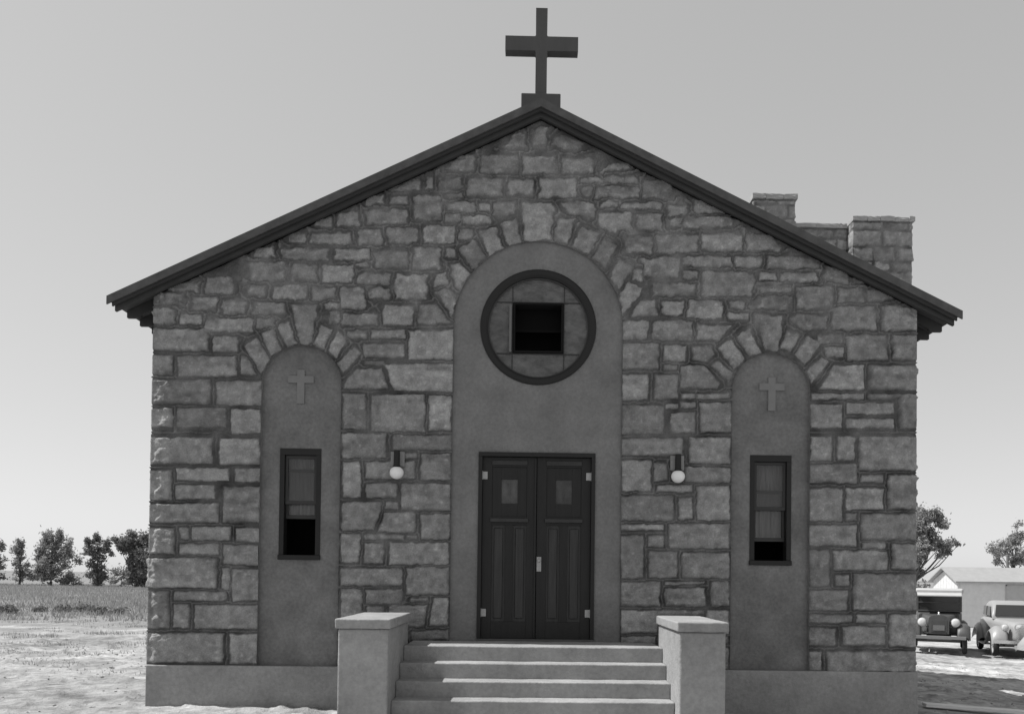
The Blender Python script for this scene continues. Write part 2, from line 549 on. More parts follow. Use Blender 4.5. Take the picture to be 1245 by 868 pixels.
def stone_wall(name, polys, s0, s1, z0, z1, ds, path, mat, parent, keep=None, snap=None,
               corner=None, prot=(.017, .029), seed=1, stone_tone=(.205, .30), mortar=.130, bead=True):
    """a wall of rough-faced stones bedded in recessed mortar, as one relief mesh"""
    rs = np.random.RandomState(seed)
    ns = int(round((s1-s0)/ds))+1; nz = int(round((z1-z0)/ds))+1
    s = np.linspace(s0, s1, ns); z = np.linspace(z0, z1, nz)
    S, Z = np.meshgrid(s, z, indexing='ij')
    rg = 1+.9*sstep(4.3, 5.2, Z)
    W = S+VN[0].fbm(S/.09, Z/.09)*.022*rg+VN[1].fbm(S/.045, Z/.045, 2)*.009*rg
    V = Z+VN[2].fbm(S/.09, Z/.09)*.018*rg+VN[3].fbm(S/.045, Z/.045, 2)*.009*rg
    d1 = np.full(S.shape, 9.0); d2 = np.full(S.shape, 9.0)
    H = np.zeros(S.shape); tone = np.full(S.shape, 0.0); mask = np.zeros(S.shape)
    for P in polys:
        P = np.array(P, float).reshape(-1, 2)
        m = .14
        i0, i1 = np.searchsorted(s, [P[:, 0].min()-m, P[:, 0].max()+m])
        j0, j1 = np.searchsorted(z, [P[:, 1].min()-m, P[:, 1].max()+m])
        if i1 <= i0 or j1 <= j0: continue
        sl = (slice(i0, i1), slice(j0, j1))
        sd = poly_sd(P, W[sl], V[sl])
        o1, o2 = d1[sl], d2[sl]
        nd = np.maximum(sd, 0)
        d2[sl] = np.minimum(o2, np.maximum(o1, nd)); d1[sl] = np.minimum(o1, nd)
        e = .014+.014*rs.rand(); k = prot[0]+(prot[1]-prot[0])*rs.rand()
        cx, cz = P.mean(0)
        is_corner = corner is not None and (P[:, 0].min() < corner[0]+.01 or P[:, 0].max() > corner[1]-.01)
        amp = 1.35 if is_corner else 1.0
        tx, tz = rs.randn(2)*.010
        ox, oz = rs.rand(2)*50
        r = VN[4].fbm((S[sl]+ox)/.16, (Z[sl]+oz)/.11, 4)*.015*amp
        r = r+np.abs(VN[5].fbm((S[sl]+oz)/.10, (Z[sl]+ox)/.06, 3))*.011*amp
        h = (k+tx*(S[sl]-cx)/.3+tz*(Z[sl]-cz)/.2+r)
        if is_corner:
            wd = .10+.14*rs.rand()
            dist = np.minimum(np.abs(S[sl]-corner[0]), np.abs(S[sl]-corner[1]))
            wn = wd*(1+1.2*VN[2].fbm((S[sl]+oz)/.10, (Z[sl]+ox)/.09, 3))
            h = h+.028-.062*sstep(1, 0, dist/np.maximum(wn, .07))
        h = np.clip(h, .006, .072)*sstep(0.004, -e, sd)
        inside = sd < .004
        H[sl] = np.where(inside, np.maximum(H[sl], h), H[sl])
        t = stone_tone[0]+(stone_tone[1]-stone_tone[0])*np.clip(.5+rs.randn()*.30, 0, 1)
        # weathering of the single stone: stained bands and pale chipped patches
        t = t*(1+.35*VN[0].fbm((S[sl]+oz)/.30, (Z[sl]+ox)/.09, 4)*rs.rand()*1.6+.42*VN[3].fbm((S[sl]+ox)/.07, (Z[sl]+oz)/.07, 3)
               +.30*np.maximum(VN[1].fbm((S[sl]+oz)/.05, (Z[sl]+ox)/.04, 2)-.25, 0)*4)
        t = np.maximum(t, .09)
        a = sstep(.006, -.008, sd)
        tone[sl] = np.where(a > mask[sl], t, tone[sl]); mask[sl] = np.maximum(mask[sl], a)
    mort = .006+VN[1].fbm(S/.05, Z/.05, 3)*.010+VN[2].fbm(S/.35, Z/.35, 2)*.008
    if bead:
        b = np.exp(-((d2-d1)/.011)**2)*(d1 < .10)*(d1 > .004)*sstep(-.30, -.05, VN[3].fbm(S/.45+9, Z/.45, 2))
        gr = np.exp(-(((d2-d1)-.038)/.016)**2)*(d1 < .10)      # tooled grooves either side of the raised pointing
        mort = mort+b*.020-gr*.014
    H = np.where(mask > .02, H+mort*(1-mask), mort)
    mt = mortar*(.80+.35*sstep(4.2, 5.6, Z))*(1+.9*VN[0].fbm(S/.2, Z/.2, 3)) + (b*.10 if bead else 0)
    tone = tone*mask+mt*(1-mask)
    if snap is not None: S, Z = snap(S, Z, ds)
    X, Y, NX, NY = path(S)
    co = np.stack([X+NX*H, Y+NY*H, Z], -1).reshape(-1, 3)
    idx = np.arange(ns*nz).reshape(ns, nz)
    q = np.stack([idx[:-1, :-1], idx[1:, :-1], idx[1:, 1:], idx[:-1, 1:]], -1)
    if keep is not None:
        cs = (s[:-1]+s[1:])/2; cz = (z[:-1]+z[1:])/2
        q = q[keep(*np.meshgrid(cs, cz, indexing='ij'))]
    q = q.reshape(-1, 4)
    used = np.zeros(ns*nz, bool); used[q.ravel()] = True
    remap = np.cumsum(used)-1
    q = remap[q]; co = co[used]; tn = tone.ravel()[used]
    me = bpy.data.meshes.new(name)
    me.vertices.add(len(co)); me.vertices.foreach_set('co', co.astype(np.float32).ravel())
    me.loops.add(len(q)*4); me.loops.foreach_set('vertex_index', q.astype(np.int32).ravel())
    me.polygons.add(len(q)); me.polygons.foreach_set('loop_start', np.arange(0, len(q)*4, 4, dtype=np.int32))
    me.polygons.foreach_set('use_smooth', np.ones(len(q), bool))
    a = me.attributes.new('tone', 'FLOAT', 'POINT'); a.data.foreach_set('value', tn.astype(np.float32))
    me.update(calc_edges=True)
    return link(name, me, mat, parent)

def ashlar(s0, s1, z0, z1, seed, hh=(.16, .30), ww=(.25, .62), j=.05):
    r = random.Random(seed); out = []; z = z0
    while z < z1-.08:
        h = min(r.uniform(*hh), z1-z)
        x = s0-r.uniform(0, .3)
        while x < s1:
            w = r.uniform(*ww)
            jj = lambda: r.uniform(-.008, .008)
            a, b = x+j/2, x+w-j/2
            if r.random() < .2 and h > .24:
                zm = z+h*r.uniform(.4, .6)
                out += [[a, z+j/2, b, z+j/2, b, zm-j/2, a, zm-j/2], [a, zm+j/2, b, zm+j/2, b, z+h-j/2, a, z+h-j/2]]
            else:
                out.append([a+jj(), z+j/2+jj(), b+jj(), z+j/2+jj(), b+jj(), z+h-j/2+jj(), a+jj(), z+h-j/2+jj()])
            x += w
        z += h
    return out

# ------------------------------------------------------------------- church
WX = 4.96            # half width of the front
LN = 8.4            # depth of the nave
APEX, SLOPE = 7.79, .484
def roof_top(x): return APEX-SLOPE*abs(x)

church = thing('stone_church', 'rough stone church with arched recesses, round window and low gable', 'church')

NX_, NR = 3.045, .512         # side niches: centre and half width
NSP, NRISE = 4.155, .49
AX, ASP = 1.10, 4.95          # main arch
def front_path(S):
    X = np.clip(S, -WX, WX); Y = np.maximum(np.abs(S)-WX, 0)
    c = sstep(-.05, .05, np.abs(S)-WX)
    nx = np.sign(S)*np.sin(c*math.pi/2); ny = -np.cos(c*math.pi/2)
    return X, Y, nx, ny
def in_niche(S, Z, g=0.0):
    r = np.zeros(S.shape, bool)
    for cx in (-NX_, NX_):
        u = np.abs(S-cx)
        r |= (u < NR-g) & (Z < NSP)
        r |= (u/(NR-g))**2+(np.maximum(Z-NSP, 0)/(NRISE-g))**2 < 1
    return r
def in_arch(S, Z, g=0.0):
    u = np.abs(S)
    return ((u < AX-g) & (Z < ASP)) | (u*u+np.maximum(Z-ASP, 0)**2 < (AX-g)**2)
def keep_front(S, Z):
    lim = roof_top(0)-SLOPE*np.minimum(np.abs(S), WX+.0)-.15
    return (~in_niche(S, Z)) & (~in_arch(S, Z)) & (Z < lim)
def snap_front(S, Z, ds):
    S = S.copy(); Z = Z.copy()
    for cx, r, rise, sp in ((-NX_, NR, NRISE, NSP), (NX_, NR, NRISE, NSP), (0, AX, AX, ASP)):
        u = S-cx
        low = (Z < sp) & (np.abs(np.abs(u)-r) < ds*.71)
        S = np.where(low, cx+np.sign(u)*r, S)
        zz = np.maximum(Z-sp, 0)
        k = np.sqrt((u/r)**2+(zz/rise)**2)+1e-9
        hi = (Z >= sp) & (np.abs(k-1)*min(r, rise) < ds*.71)
        S = np.where(hi, cx+u/k, S); Z = np.where(hi, sp+zz/k, Z)
    return S, Z

fr = random.Random(5)
polys = []
for P in STONES:
    P = [v/100 for v in P]
    xs = P[0::2]
    ret = fr.uniform(.14, .44)
    for i in range(0, len(P), 2):
        if P[i] < -4.84: P[i] = -WX-ret
        elif P[i] > 4.84: P[i] = WX+ret
    polys.append(P)
wall = stone_wall('wall', polys, -WX-.50, WX+.50, .515, 7.66, .0125, front_path, M['stone'], church,
                  keep=keep_front, snap=snap_front, corner=(-WX, WX), seed=3)
# the side and back walls
def side_path(sign):
    def f(S):
        return np.full(S.shape, sign*WX), S, np.full(S.shape, float(sign)), np.zeros(S.shape)
    return f
for sg in (-1, 1):
    stone_wall('side_wall', ashlar(.44, LN, .515, 5.25, 20+sg), .46, LN, .515, 5.25, .03, side_path(sg), M['stone'],
               church, seed=8+sg, bead=False)
stone_wall('back_wall', ashlar(-WX, WX, .515, 7.5, 31), -WX, WX, .515, 7.66, .04,
           lambda S: (S, np.full(S.shape, LN), np.zeros(S.shape), np.ones(S.shape)), M['stone'], church,
           keep=lambda S, Z: Z < APEX-SLOPE*np.abs(S)-.1, seed=12, bead=False)
# plinth: a ring of concrete under the walls
bm = bmesh.new()
box(bm, -4.945, 4.965, -.065, .3, -1.2, .515, .012)
box(bm, -4.945, -4.7, .302, LN+.05, -1.2, .515, .012)
box(bm, 4.7, 4.965, .302, LN+.05, -1.2, .515, .012)
box(bm, -4.698, 4.698, LN-.25, LN+.05, -1.2, .515, .012)
obj('plinth', bm, M['plinth'], church)
# boards added to block light leaks at the eaves above the side walls, inside face of the roof
for sg in (-1, 1):
    bm = bmesh.new()
    box(bm, min(sg*4.86, sg*4.93), max(sg*4.86, sg*4.93), .06, LN-.02, 5.0, 5.36)
    obj('eave_light_block', bm, M['rafter'], church)

def niche_outline(cx, r, rise, sp, zb, n=40):
    pts = [(cx-r, zb), (cx+r, zb)]
    for i in range(n+1):
        a = math.pi*i/n
        pts.append((cx+r*math.cos(a), sp+rise*math.sin(a)))
    return pts
def ring_pts(cx, cz, r, n=72):
    return [(cx+r*math.cos(2*math.pi*i/n), cz+r*math.sin(2*math.pi*i/n)) for i in range(n)]
def panel_with_holes(name, outline, holes, y, y_front, hole_back, mat, parent):
    bm = bmesh.new()
    edges = []
    def loop(pts, yy):
        vs = [bm.verts.new((a, yy, b)) for a, b in pts]
        return vs, [bm.edges.new((vs[i], vs[(i+1) % len(vs)])) for i in range(len(vs))]
    vo, eo = loop(outline, y); edges += eo
    hv = []
    for h in holes:
        v, e = loop(h, y); edges += e; hv.append((h, v))
    bmesh.ops.triangle_fill(bm, use_beauty=True, use_dissolve=False, edges=edges)
    # the reveal out to the stone face
    n = len(outline)
    vf = [bm.verts.new((a, y_front, b)) for a, b in outline]
    for i in range(n):
        bm.faces.new((vo[i], vo[(i+1) % n], vf[(i+1) % n], vf[i]))
    for h, v in hv:
        vb = [bm.verts.new((a, hole_back, b)) for a, b in h]
        for i in range(len(v)):
            bm.faces.new((v[i], v[(i+1) % len(v)], vb[(i+1) % len(v)], vb[i]))
    return obj(name, bm, mat, parent)
def rect(x0, x1, z0, z1): return [(x0, z0), (x1, z0), (x1, z1), (x0, z1)]

# ---- side niches with their sash windows and relief crosses
def cross_shape(cx, z0, z1, bw, ax0, ax1, az0, az1):
    h = bw/2
    return [(cx-h, z0), (cx+h, z0), (cx+h, az0), (ax1, az0), (ax1, az1), (cx+h, az1), (cx+h, z1),
            (cx-h, z1), (cx-h, az1), (ax0, az1), (ax0, az0), (cx-h, az0)]
def sash_window(x0, x1, z0, z1, raised, parent, label):
    """double hung window; raised = how far the lower sash is pushed up"""
    y = .05
    f = bmesh.new()
    t = .062
    box(f, x0, x0+t, y-.012, y+.14, z0+t, z1-.085, .004); box(f, x1-t, x1, y-.012, y+.14, z0+t, z1-.085, .004)
    box(f, x0, x1, y-.012, y+.14, z1-.085, z1, .004); box(f, x0-.008, x1+.008, y-.03, y+.14, z0, z0+t, .006)
    w = obj('window', f, M['frame'], parent)
    w['label'] = label
    a, b = x0+t+.002, x1-t-.002
    zi0, zi1 = z0+t+.002, z1-.087
    mid = (zi0+zi1)/2+.03
    def sash(zb, zt, yy):
        s = bmesh.new(); r = .034
        box(s, a, a+r, yy, yy+.035, zb+.05, zt-.04, .003); box(s, b-r, b, yy, yy+.035, zb+.05, zt-.04, .003)
        box(s, a, b, yy, yy+.035, zt-.04, zt, .003); box(s, a, b, yy, yy+.035, zb, zb+.05, .003)
        o = obj('sash', s, M['sash'], w)
        g = bmesh.new(); box(g, a+r-.004, b-r+.004, yy+.016, yy+.020, zb+.046, zt-.036)
        obj('pane', g, M['glass'], w)
        return o
    sash(mid-.02, zi1, y+.025)
    sash(zi0+raised, mid+.02+raised*.9, y+.070)
    # curtain behind the glass with hanging folds
    c = bmesh.new(); n = 60; rows = []
    zb = zi0+raised+.03
    for j in range(13):
        zz = zb+(zi1-zb)*j/12
        rows.append([c.verts.new((a+(b-a)*i/n, y+.16+.018*math.sin(i*.55+2*math.sin(j*.25))+.008*math.sin(i*1.4+j*.3), zz)) for i in range(n+1)])
    for j in range(12):
        for i in range(n):
            c.faces.new((rows[j][i], rows[j][i+1], rows[j+1][i+1], rows[j+1][i]))
    obj('curtain', c, M['curtain'], w, smooth=True)
    # black box added behind the window so the room stays dark
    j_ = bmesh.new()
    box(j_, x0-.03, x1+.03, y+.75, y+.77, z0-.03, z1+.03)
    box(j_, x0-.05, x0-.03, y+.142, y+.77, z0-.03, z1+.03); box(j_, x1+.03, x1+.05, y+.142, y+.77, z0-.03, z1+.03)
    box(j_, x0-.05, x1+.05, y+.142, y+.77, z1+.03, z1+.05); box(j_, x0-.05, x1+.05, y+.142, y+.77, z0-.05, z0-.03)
    obj('dark_backing', j_, M['void'], w)
    return w
for sg in (-1, 1):
    cx = sg*NX_
    x0, x1 = (-3.322, -2.792) if sg < 0 else (2.792, 3.335)
    p = panel_with_holes('niche_panel', niche_outline(cx, NR, NRISE, NSP, .516), [rect(x0, x1, 1.875, 3.315)],
                         .05, -.012, .10, M['stucco_dark'], church)
    p['label'] = 'stucco panel of the %s arched recess' % ('left' if sg < 0 else 'right')
    b = bmesh.new()
    prism(b, cross_shape(sg*3.068, 3.895, 4.335, .095, sg*3.068-.165, sg*3.068+.165, 4.165, 4.255), .028, .0505)
    obj('relief_cross', b, M['relief'], p)
    sash_window(x0, x1, 1.875, 3.315, .47 if sg < 0 else .25, church,
                'sash window with pale curtain and open lower half, in the %s recess' % ('left' if sg < 0 else 'right'))

# ---- main arch: stucco panel, round window, double door
DX0, DX1, DZ0, DZ1 = -.752, .762, .865, 3.30
RC = 4.935; RO, RI = .755, .655
p = panel_with_holes('arch_panel', niche_outline(0, AX, AX, ASP, .86, 60),
                     [ring_pts(0, RC, RO-.01), rect(DX0, DX1, DZ0+.012, DZ1)], .022, -.012, .12, M['stucco'], church)
f = bmesh.new()
n = 72
secs = []
for i in range(n):
    a = 2*math.pi*i/n
    prof = [(RO, -.012), (RO-.02, -.026), (RI+.03, -.022), (RI, .0), (RI, .10), (RO, .10)]
    secs.append([(r*math.cos(a), y+.02, RC+r*math.sin(a)) for r, y in prof])
loft(f, secs+[secs[0]], cap=False)
bmesh.ops.remove_doubles(f, verts=f.verts[:], dist=1e-5)
rw = obj('round_window', f, M['frame'], church, smooth=False)
rw['label'] = 'round window with heavy dark ring and square opening'
Q = .325                       # half of the square light
# inner bead ring
f = bmesh.new(); secs = []
for i in range(n):
    a = 2*math.pi*i/n
    secs.append([(r*math.cos(a), y, RC+r*math.sin(a)) for r, y in ((RI-.001, .045), (RI-.016, .045), (RI-.016, .085), (RI-.001, .085))])
loft(f, secs+[secs[0]], cap=False); bmesh.ops.remove_doubles(f, verts=f.verts[:], dist=1e-5)
obj('bead', f, mk('glazing_bead', .06, .5), rw)
# obscure glass: each light clipped to the circle
def light_piece(x0, x1, z0, z1):
    def clip(pts, ax, lim, sgn):
        o = []
        for i in range(len(pts)):
            a, b = pts[i], pts[(i+1) % len(pts)]
            ia = sgn*(a[ax]-lim) >= 0; ib = sgn*(b[ax]-lim) >= 0
            if ia: o.append(a)
            if ia != ib:
                t = (lim-a[ax])/(b[ax]-a[ax]); o.append((a[0]+(b[0]-a[0])*t, a[1]+(b[1]-a[1])*t))
        return o
    pts = ring_pts(0, 0, RI-.012, 96)
    for ax, lim, s in ((0, x0, 1), (0, x1, -1), (1, z0, 1), (1, z1, -1)): pts = clip(pts, ax, lim, s)
    return [(a, b+RC) for a, b in pts]
g = .006
cuts = [-1, -Q-.012, Q+.012, 1]
for i in range(3):
    for j in range(3):
        if i == 1 and j == 1: continue
        b = bmesh.new()
        prism(b, light_piece(cuts[i]+g, cuts[i+1]-g, cuts[j]+g, cuts[j+1]-g), .070, .078)
        o = obj('pane', b, M['obscure'], rw)
b = bmesh.new()
for s in (-1, 1):
    hz = math.sqrt((RI-.01)**2-Q**2)
    box(b, s*(Q+.012)-.0055, s*(Q+.012)+.0055, .06, .085, RC-hz, RC+hz)
    for (xa, xb) in ((-hz, -Q-.02), (-Q-.004, Q+.004), (Q+.02, hz)):
        box(b, xa, xb, .061, .084, RC+s*(Q+.012)-.007, RC+s*(Q+.012)+.007)
obj('glazing_bar', b, M['sash'], rw)
# the open pivoted square in the middle: frame, half-turned pane and back sheet blackened for interior shade
b = bmesh.new()
box(b, -Q, -Q+.022, .03, .30, RC-Q, RC+Q); box(b, Q-.022, Q, .03, .30, RC-Q, RC+Q)
box(b, -Q+.022, Q-.022, .03, .30, RC-Q, RC-Q+.022); box(b, -Q+.022, Q-.022, .03, .30, RC+Q-.022, RC+Q)
obj('casement_frame', b, M['void'], rw)
b = bmesh.new(); box(b, -Q+.024, Q-.024, .24, .245, RC+.03, RC+Q-.024)
obj('pane', b, mk('dark_upper_pane', .003, .7, spec=.1), rw)
b = bmesh.new(); box(b, -Q+.022, Q-.022, .235, .26, RC, RC+.028)
obj('meeting_rail', b, mk('dull_rail', .006, .7, spec=.1), rw)
b = bmesh.new(); box(b, -.8, .8, .60, .62, RC-.8, RC+.8); obj('dark_backing', b, M['void'], rw)
b = bmesh.new(); box(b, -Q-.055, -Q-.022, .010, .0595, RC-Q, RC+Q-.03, .004)
obj('open_sash_edge', b, mk('worn_sash_edge', .13, .6), rw)

# double door
b = bmesh.new()
box(b, DX0, DX0+.05, -.005, .14, DZ0, DZ1-.055, .004); box(b, DX1-.05, DX1, -.005, .14, DZ0, DZ1-.055, .004)
box(b, DX0, DX1, -.005, .14, DZ1-.055, DZ1, .004)
dframe = obj('door_frame', b, M['frame'], church)
b = bmesh.new(); box(b, DX0, DX1, -.03, .12, .852, .884, .005)
obj('threshold', b, mk('worn_threshold', .09, .8, .2, 8), church)
xm = (DX0+DX1)/2
def door_leaf(x0, x1, s):
    """x0<x1; s=-1 left leaf, 1 right leaf"""
    zb, zt = DZ0+.022, DZ1-.058
    yf, yb = .048, .095
    st = .125
    d = bmesh.new()
    box(d, x0, x0+st, yf, yb, zb, zt, .003); box(d, x1-st, x1, yf, yb, zb, zt, .003)
    box(d, x0+st, x1-st, yf, yb, zt-.13, zt, .003)
    box(d, x0+st, x1-st, yf, yb, zb, zb+.22, .003)
    box(d, x0+st, x1-st, yf, yb, 2.36, 2.47, .003)
    mx = (x0+x1)/2
    box(d, mx-.05, mx+.05, yf, yb, zb+.22, 2.36, .003)
    # wood around the small light
    wx, wz0, wz1 = .105, 2.64, 2.955
    box(d, x0+st, mx-wx, yf+.012, yb, 2.47, zt-.13, .002); box(d, mx+wx, x1-st, yf+.012, yb, 2.47, zt-.13, .002)
    box(d, mx-wx, mx+wx, yf+.012, yb, 2.47, wz0, .002); box(d, mx-wx, mx+wx, yf+.012, yb, wz1, zt-.13, .002)
    leaf = obj('door', d, M['door'], church)
    leaf['label'] = '%s leaf of the dark panelled double door' % ('left' if s < 0 else 'right')
    for xa, xb in ((x0+st, mx-.05), (mx+.05, x1-st)):
        q = bmesh.new(); box(q, xa-.003, xb+.003, yf+.022, yb-.005, zb+.215, 2.365)
        box(q, xa+.03, xb-.03, yf+.010, yf+.022, zb+.26, 2.32, .008, 1)
        obj('door_panel', q, M['doorpanel'], leaf)
    q = bmesh.new(); box(q, x0+st-.02, x1-st+.02, yf-.030, yf, 2.395, 2.445, .008)
    obj('ledge', q, mk('worn_ledge', .035, .5, .3, 8), leaf)
    q = bmesh.new(); box(q, x0+st-.005, x1-st+.005, yf-.014, yf, zt-.105, zt-.045, .006)
    obj('highlight_moulding', q, mk('rail_highlight', .03, .5, .3, 8), leaf)  # lighter strip paints the highlight along the top rail
    q = bmesh.new(); box(q, mx-wx, mx+wx, yf+.030, yf+.036, wz0, wz1)
    box(q, mx-.006, mx+.006, yf+.022, yf+.030, wz0, wz1)
    obj('pane', q, mk('door_pane_glass', .075 if s < 0 else .05, .15, .5, 9, .004, 15), leaf)
    hx = x0+.03 if s < 0 else x1-.03
    for hz in ((1.22, 3.00) if s < 0 else (1.22, 3.00)):
        q = bmesh.new(); box(q, hx-.034, hx+.034, yf-.012, yf+.002, hz-.05, hz+.05, .004)
        cyl(q, (hx+s*.036, yf-.012, hz-.055), (hx+s*.036, yf-.012, hz+.055), .010, seg=8)
        obj('hinge', q, M['metal'], leaf)
    if s > 0:
        q = bmesh.new(); box(q, x0+.005, x0+.065, yf-.010, yf+.001, 1.76, 1.95, .004)
        cyl(q, (x0+.035, yf-.055, 1.90), (x0+.035, yf-.008, 1.90), .010, seg=10)
        ball(q, (x0+.035, yf-.06, 1.90), .026, 1, .7, 1, 12, 8)
        obj('handle', q, M['metal'], leaf)
door_leaf(DX0+.052, xm-.003, -1)
door_leaf(xm+.003, DX1-.052, 1)
b = bmesh.new(); box(b, xm-.030, xm-.004, .030, .047, DZ0+.03, DZ1-.07, .005); obj('astragal', b, M['door'], church)

# ---- roof
EX = 5.43
YF, YB = -.215, LN+.2
b = bmesh.new()
for sg in (-1, 1):
    pr = [(0, APEX), (sg*EX, roof_top(EX)), (sg*EX, roof_top(EX)-.055), (0, APEX-.062)]
    prism(b, pr, YF, YB)
roof = obj('roof', b, M['rake'], church)
# shingle courses on top
b = bmesh.new()
for sg in (-1, 1):
    nc = 26
    for i in range(nc):
        xa = EX*i/nc; xb = EX*(i+1)/nc+.02
        pr = [(sg*xa, roof_top(xa)+.003), (sg*xb, roof_top(xb)+.003), (sg*xb, roof_top(xb)+.018), (sg*xa, roof_top(xa)+.006)]
        prism(b, pr, YF+.01, YB-.01)
obj('shingles', b, M['shingle'], roof)
# rake boards, front and back
def sloped(bm, sg, xa, xb, dt, db, y0, y1, plumb=True):
    prism(bm, [(sg*xa, roof_top(xa)-dt), (sg*xb, roof_top(xb)-dt), (sg*xb, roof_top(xb)-db), (sg*xa, roof_top(xa)-db)], y0, y1)
for yy, s in ((YF-.022, 1), (YB, -1)):
    for sg in (-1, 1):
        b = bmesh.new(); sloped(b, sg, 0, EX+.015, -.010, .095, yy, yy+.022)
        obj('rake_board', b, M['rake'], roof)
        b = bmesh.new(); sloped(b, sg, 0, EX-.04, .064, .135, yy+.030*s+(.0 if s > 0 else 0), yy+.030*s+.03)
        obj('rake_moulding', b, M['rake2'], roof)
for sg in (-1, 1):
    b = bmesh.new(); sloped(b, sg, 0, EX-.05, .0635, .185, -.15, -.10)
    obj('barge_rafter', b, M['rafter'], roof)
# rafter tails with a plumb cut, a short level cut and a rounded shoulder
for sg in (-1, 1):
    for k in range(17):
        y = .20+.35*k
        if y > LN+.1: break
        b = bmesh.new()
        xt = EX-.03
        zt = roof_top(xt)-.0635
        xi = 4.6
        zb = roof_top(xt)-.150
        pts = [(xt, zt), (xt, zb), (xt-.13, zb)]
        for q in range(1, 5):
            a = q/4*math.pi/2
            pts.append((xt-.13-.05*math.sin(a), zb+.035*(1-math.cos(a))))
        pts += [(xi, roof_top(xi)-.17), (xi, roof_top(xi)-.0635)]
        prism(b, [(sg*u, v) for u, v in pts], y, y+.05)
        obj('rafter_tail', b, M['rafter'], roof)

# ---- bell tower at the rear right corner: taller stone pier, lower wall, broad pier, all coped
tower = None
def stone_block(nm, x0, x1, y0, y1, z0, z1, seed, par, ds=.025):
    w, d = x1-x0, y1-y0; per = 2*(w+d)
    def path(S):
        S = np.mod(S, per)
        X = np.select([S < w, S < w+d, S < 2*w+d], [x0+S, x1+0*S, x1-(S-w-d)], x0+0*S)
        Y = np.select([S < w, S < w+d, S < 2*w+d], [y0+0*S, y0+(S-w), y1+0*S], y1-(S-2*w-d))
        nx = np.select([S < w, S < w+d, S < 2*w+d], [0*S, 1+0*S, 0*S], -1+0*S)
        ny = np.select([S < w, S < w+d, S < 2*w+d], [-1+0*S, 0*S, 1+0*S], 0*S)
        return X, Y, nx, ny
    return stone_wall(nm, ashlar(0, per, z0, z1, seed, (.20, .36), (.32, .75)), 0, per, z0, z1, ds, path, M['stone'], par,
                      seed=seed, bead=False, prot=(.015, .035))
def coping_slabs(par, x0, x1, y0, y1, z, seed):
    r = random.Random(seed)
    b = bmesh.new(); x = x0
    while x < x1-.02:
        w = min(r.uniform(.25, .5), x1-x)
        if x1-x-w < .12: w = x1-x
        bb = bmesh.new(); box(bb, x+.004, x+w-.004, y0-r.uniform(.0, .02), y1, z, z+.095+r.uniform(-.012, .014))
        bmesh.ops.subdivide_edges(bb, edges=bb.edges[:], cuts=3, use_grid_fill=True)
        for v in bb.verts:
            v.co += Vector((0, r.uniform(-.008, .008), r.uniform(-.008, .008)))
        me = bpy.data.meshes.new('tmp'); bb.to_mesh(me); bb.free(); b.from_mesh(me); bpy.data.meshes.remove(me)
        x += w
    return obj('coping', b, M['coping'], par)
TY0, TY1 = 6.15, 8.75
TX = (4.50, 5.35, 6.57, 7.81); TZ = (9.565, 9.09, 9.15)
TA = stone_block('tower_pier', TX[0], TX[1], TY0, TY1, 5.1, TZ[0], 41, church)
coping_slabs(TA, TX[0]-.05, TX[1]+.05, TY0-.05, TY1+.04, TZ[0], 1)
TA['label'] = 'tallest stone pier of the rear parapet, next to the roof slope'
TB = stone_block('parapet_wall', 4.99, TX[2]-.03, TY0+.25, TY1-.25, .0, TZ[1], 42, church)
coping_slabs(TB, TX[1]+.03, TX[2]-.04, TY0+.20, TY1-.20, TZ[1], 2)
TB['label'] = 'recessed stone parapet wall between the two piers'
TC = stone_block('tower_pier', TX[2], TX[3], TY0, TY1, -1.0, TZ[2], 43, church)
coping_slabs(TC, TX[2]-.02, TX[3]+.05, TY0-.04, TY1+.04, TZ[2], 3)
TC['label'] = 'broad stone pier at the outer end of the rear parapet'

# ---- cross on the ridge
cx = .004
crs = thing('rooftop_cross', 'dark wooden cross standing on a block at the gable peak', 'cross', (0, .2, 7.66))
b = bmesh.new()
prism(b, [(-.262, 0), (.262, 0), (.262, .445), (-.262, .445)], -.03, .46)
bmesh.ops.bevel(b, geom=b.edges[:], offset=.008, segments=1, affect='EDGES')
obj('cross_base', b, M['crosswood'], crs)
b = bmesh.new()
z0, z1 = .447, 1.61; a0, a1 = 1.035, 1.228; h = .0755; fl = .016
def fil(x, z, sx, sz):   # small fillet at an inner corner
    return [(x+sx*fl, z), (x+sx*fl*.3, z+sz*fl*.3), (x, z+sz*fl)]
out = [(-h, z0), (h, z0)] + fil(h, a0, 1, -1)[::-1] + [(.489, a0), (.489, a1)] + fil(h, a1, 1, 1) + [(h+.002, z1), (-h-.002, z1)] \
    + fil(-h, a1, -1, 1)[::-1] + [(-.482, a1), (-.482, a0)] + fil(-h, a0, -1, -1)
prism(b, out, .0, .14)
obj('cross_arms', b, M['crosswood'], crs)

from mathutils import noise as mnoise
def wear(bm, step=.10, amp=.007):
    xs = [v.co.copy() for v in bm.verts]
    for ax in range(3):
        lo = min(c[ax] for c in xs); hi = max(c[ax] for c in xs)
        n = int((hi-lo)/step)
        for i in range(1, n+1):
            p = [0, 0, 0]; p[ax] = lo+(hi-lo)*i/(n+1); nn = [0, 0, 0]; nn[ax] = 1
            bmesh.ops.bisect_plane(bm, geom=bm.verts[:]+bm.edges[:]+bm.faces[:], plane_co=p, plane_no=nn)
    for v in bm.verts:
        q = v.co*7.3
        d = Vector((mnoise.noise(q), mnoise.noise(q+Vector((9, 3, 1))), mnoise.noise(q+Vector((2, 7, 5)))))
        q2 = v.co*2.1
        v.co += d*amp+Vector((0, mnoise.noise(q2), mnoise.noise(q2+Vector((4, 4, 4)))))*amp*.6
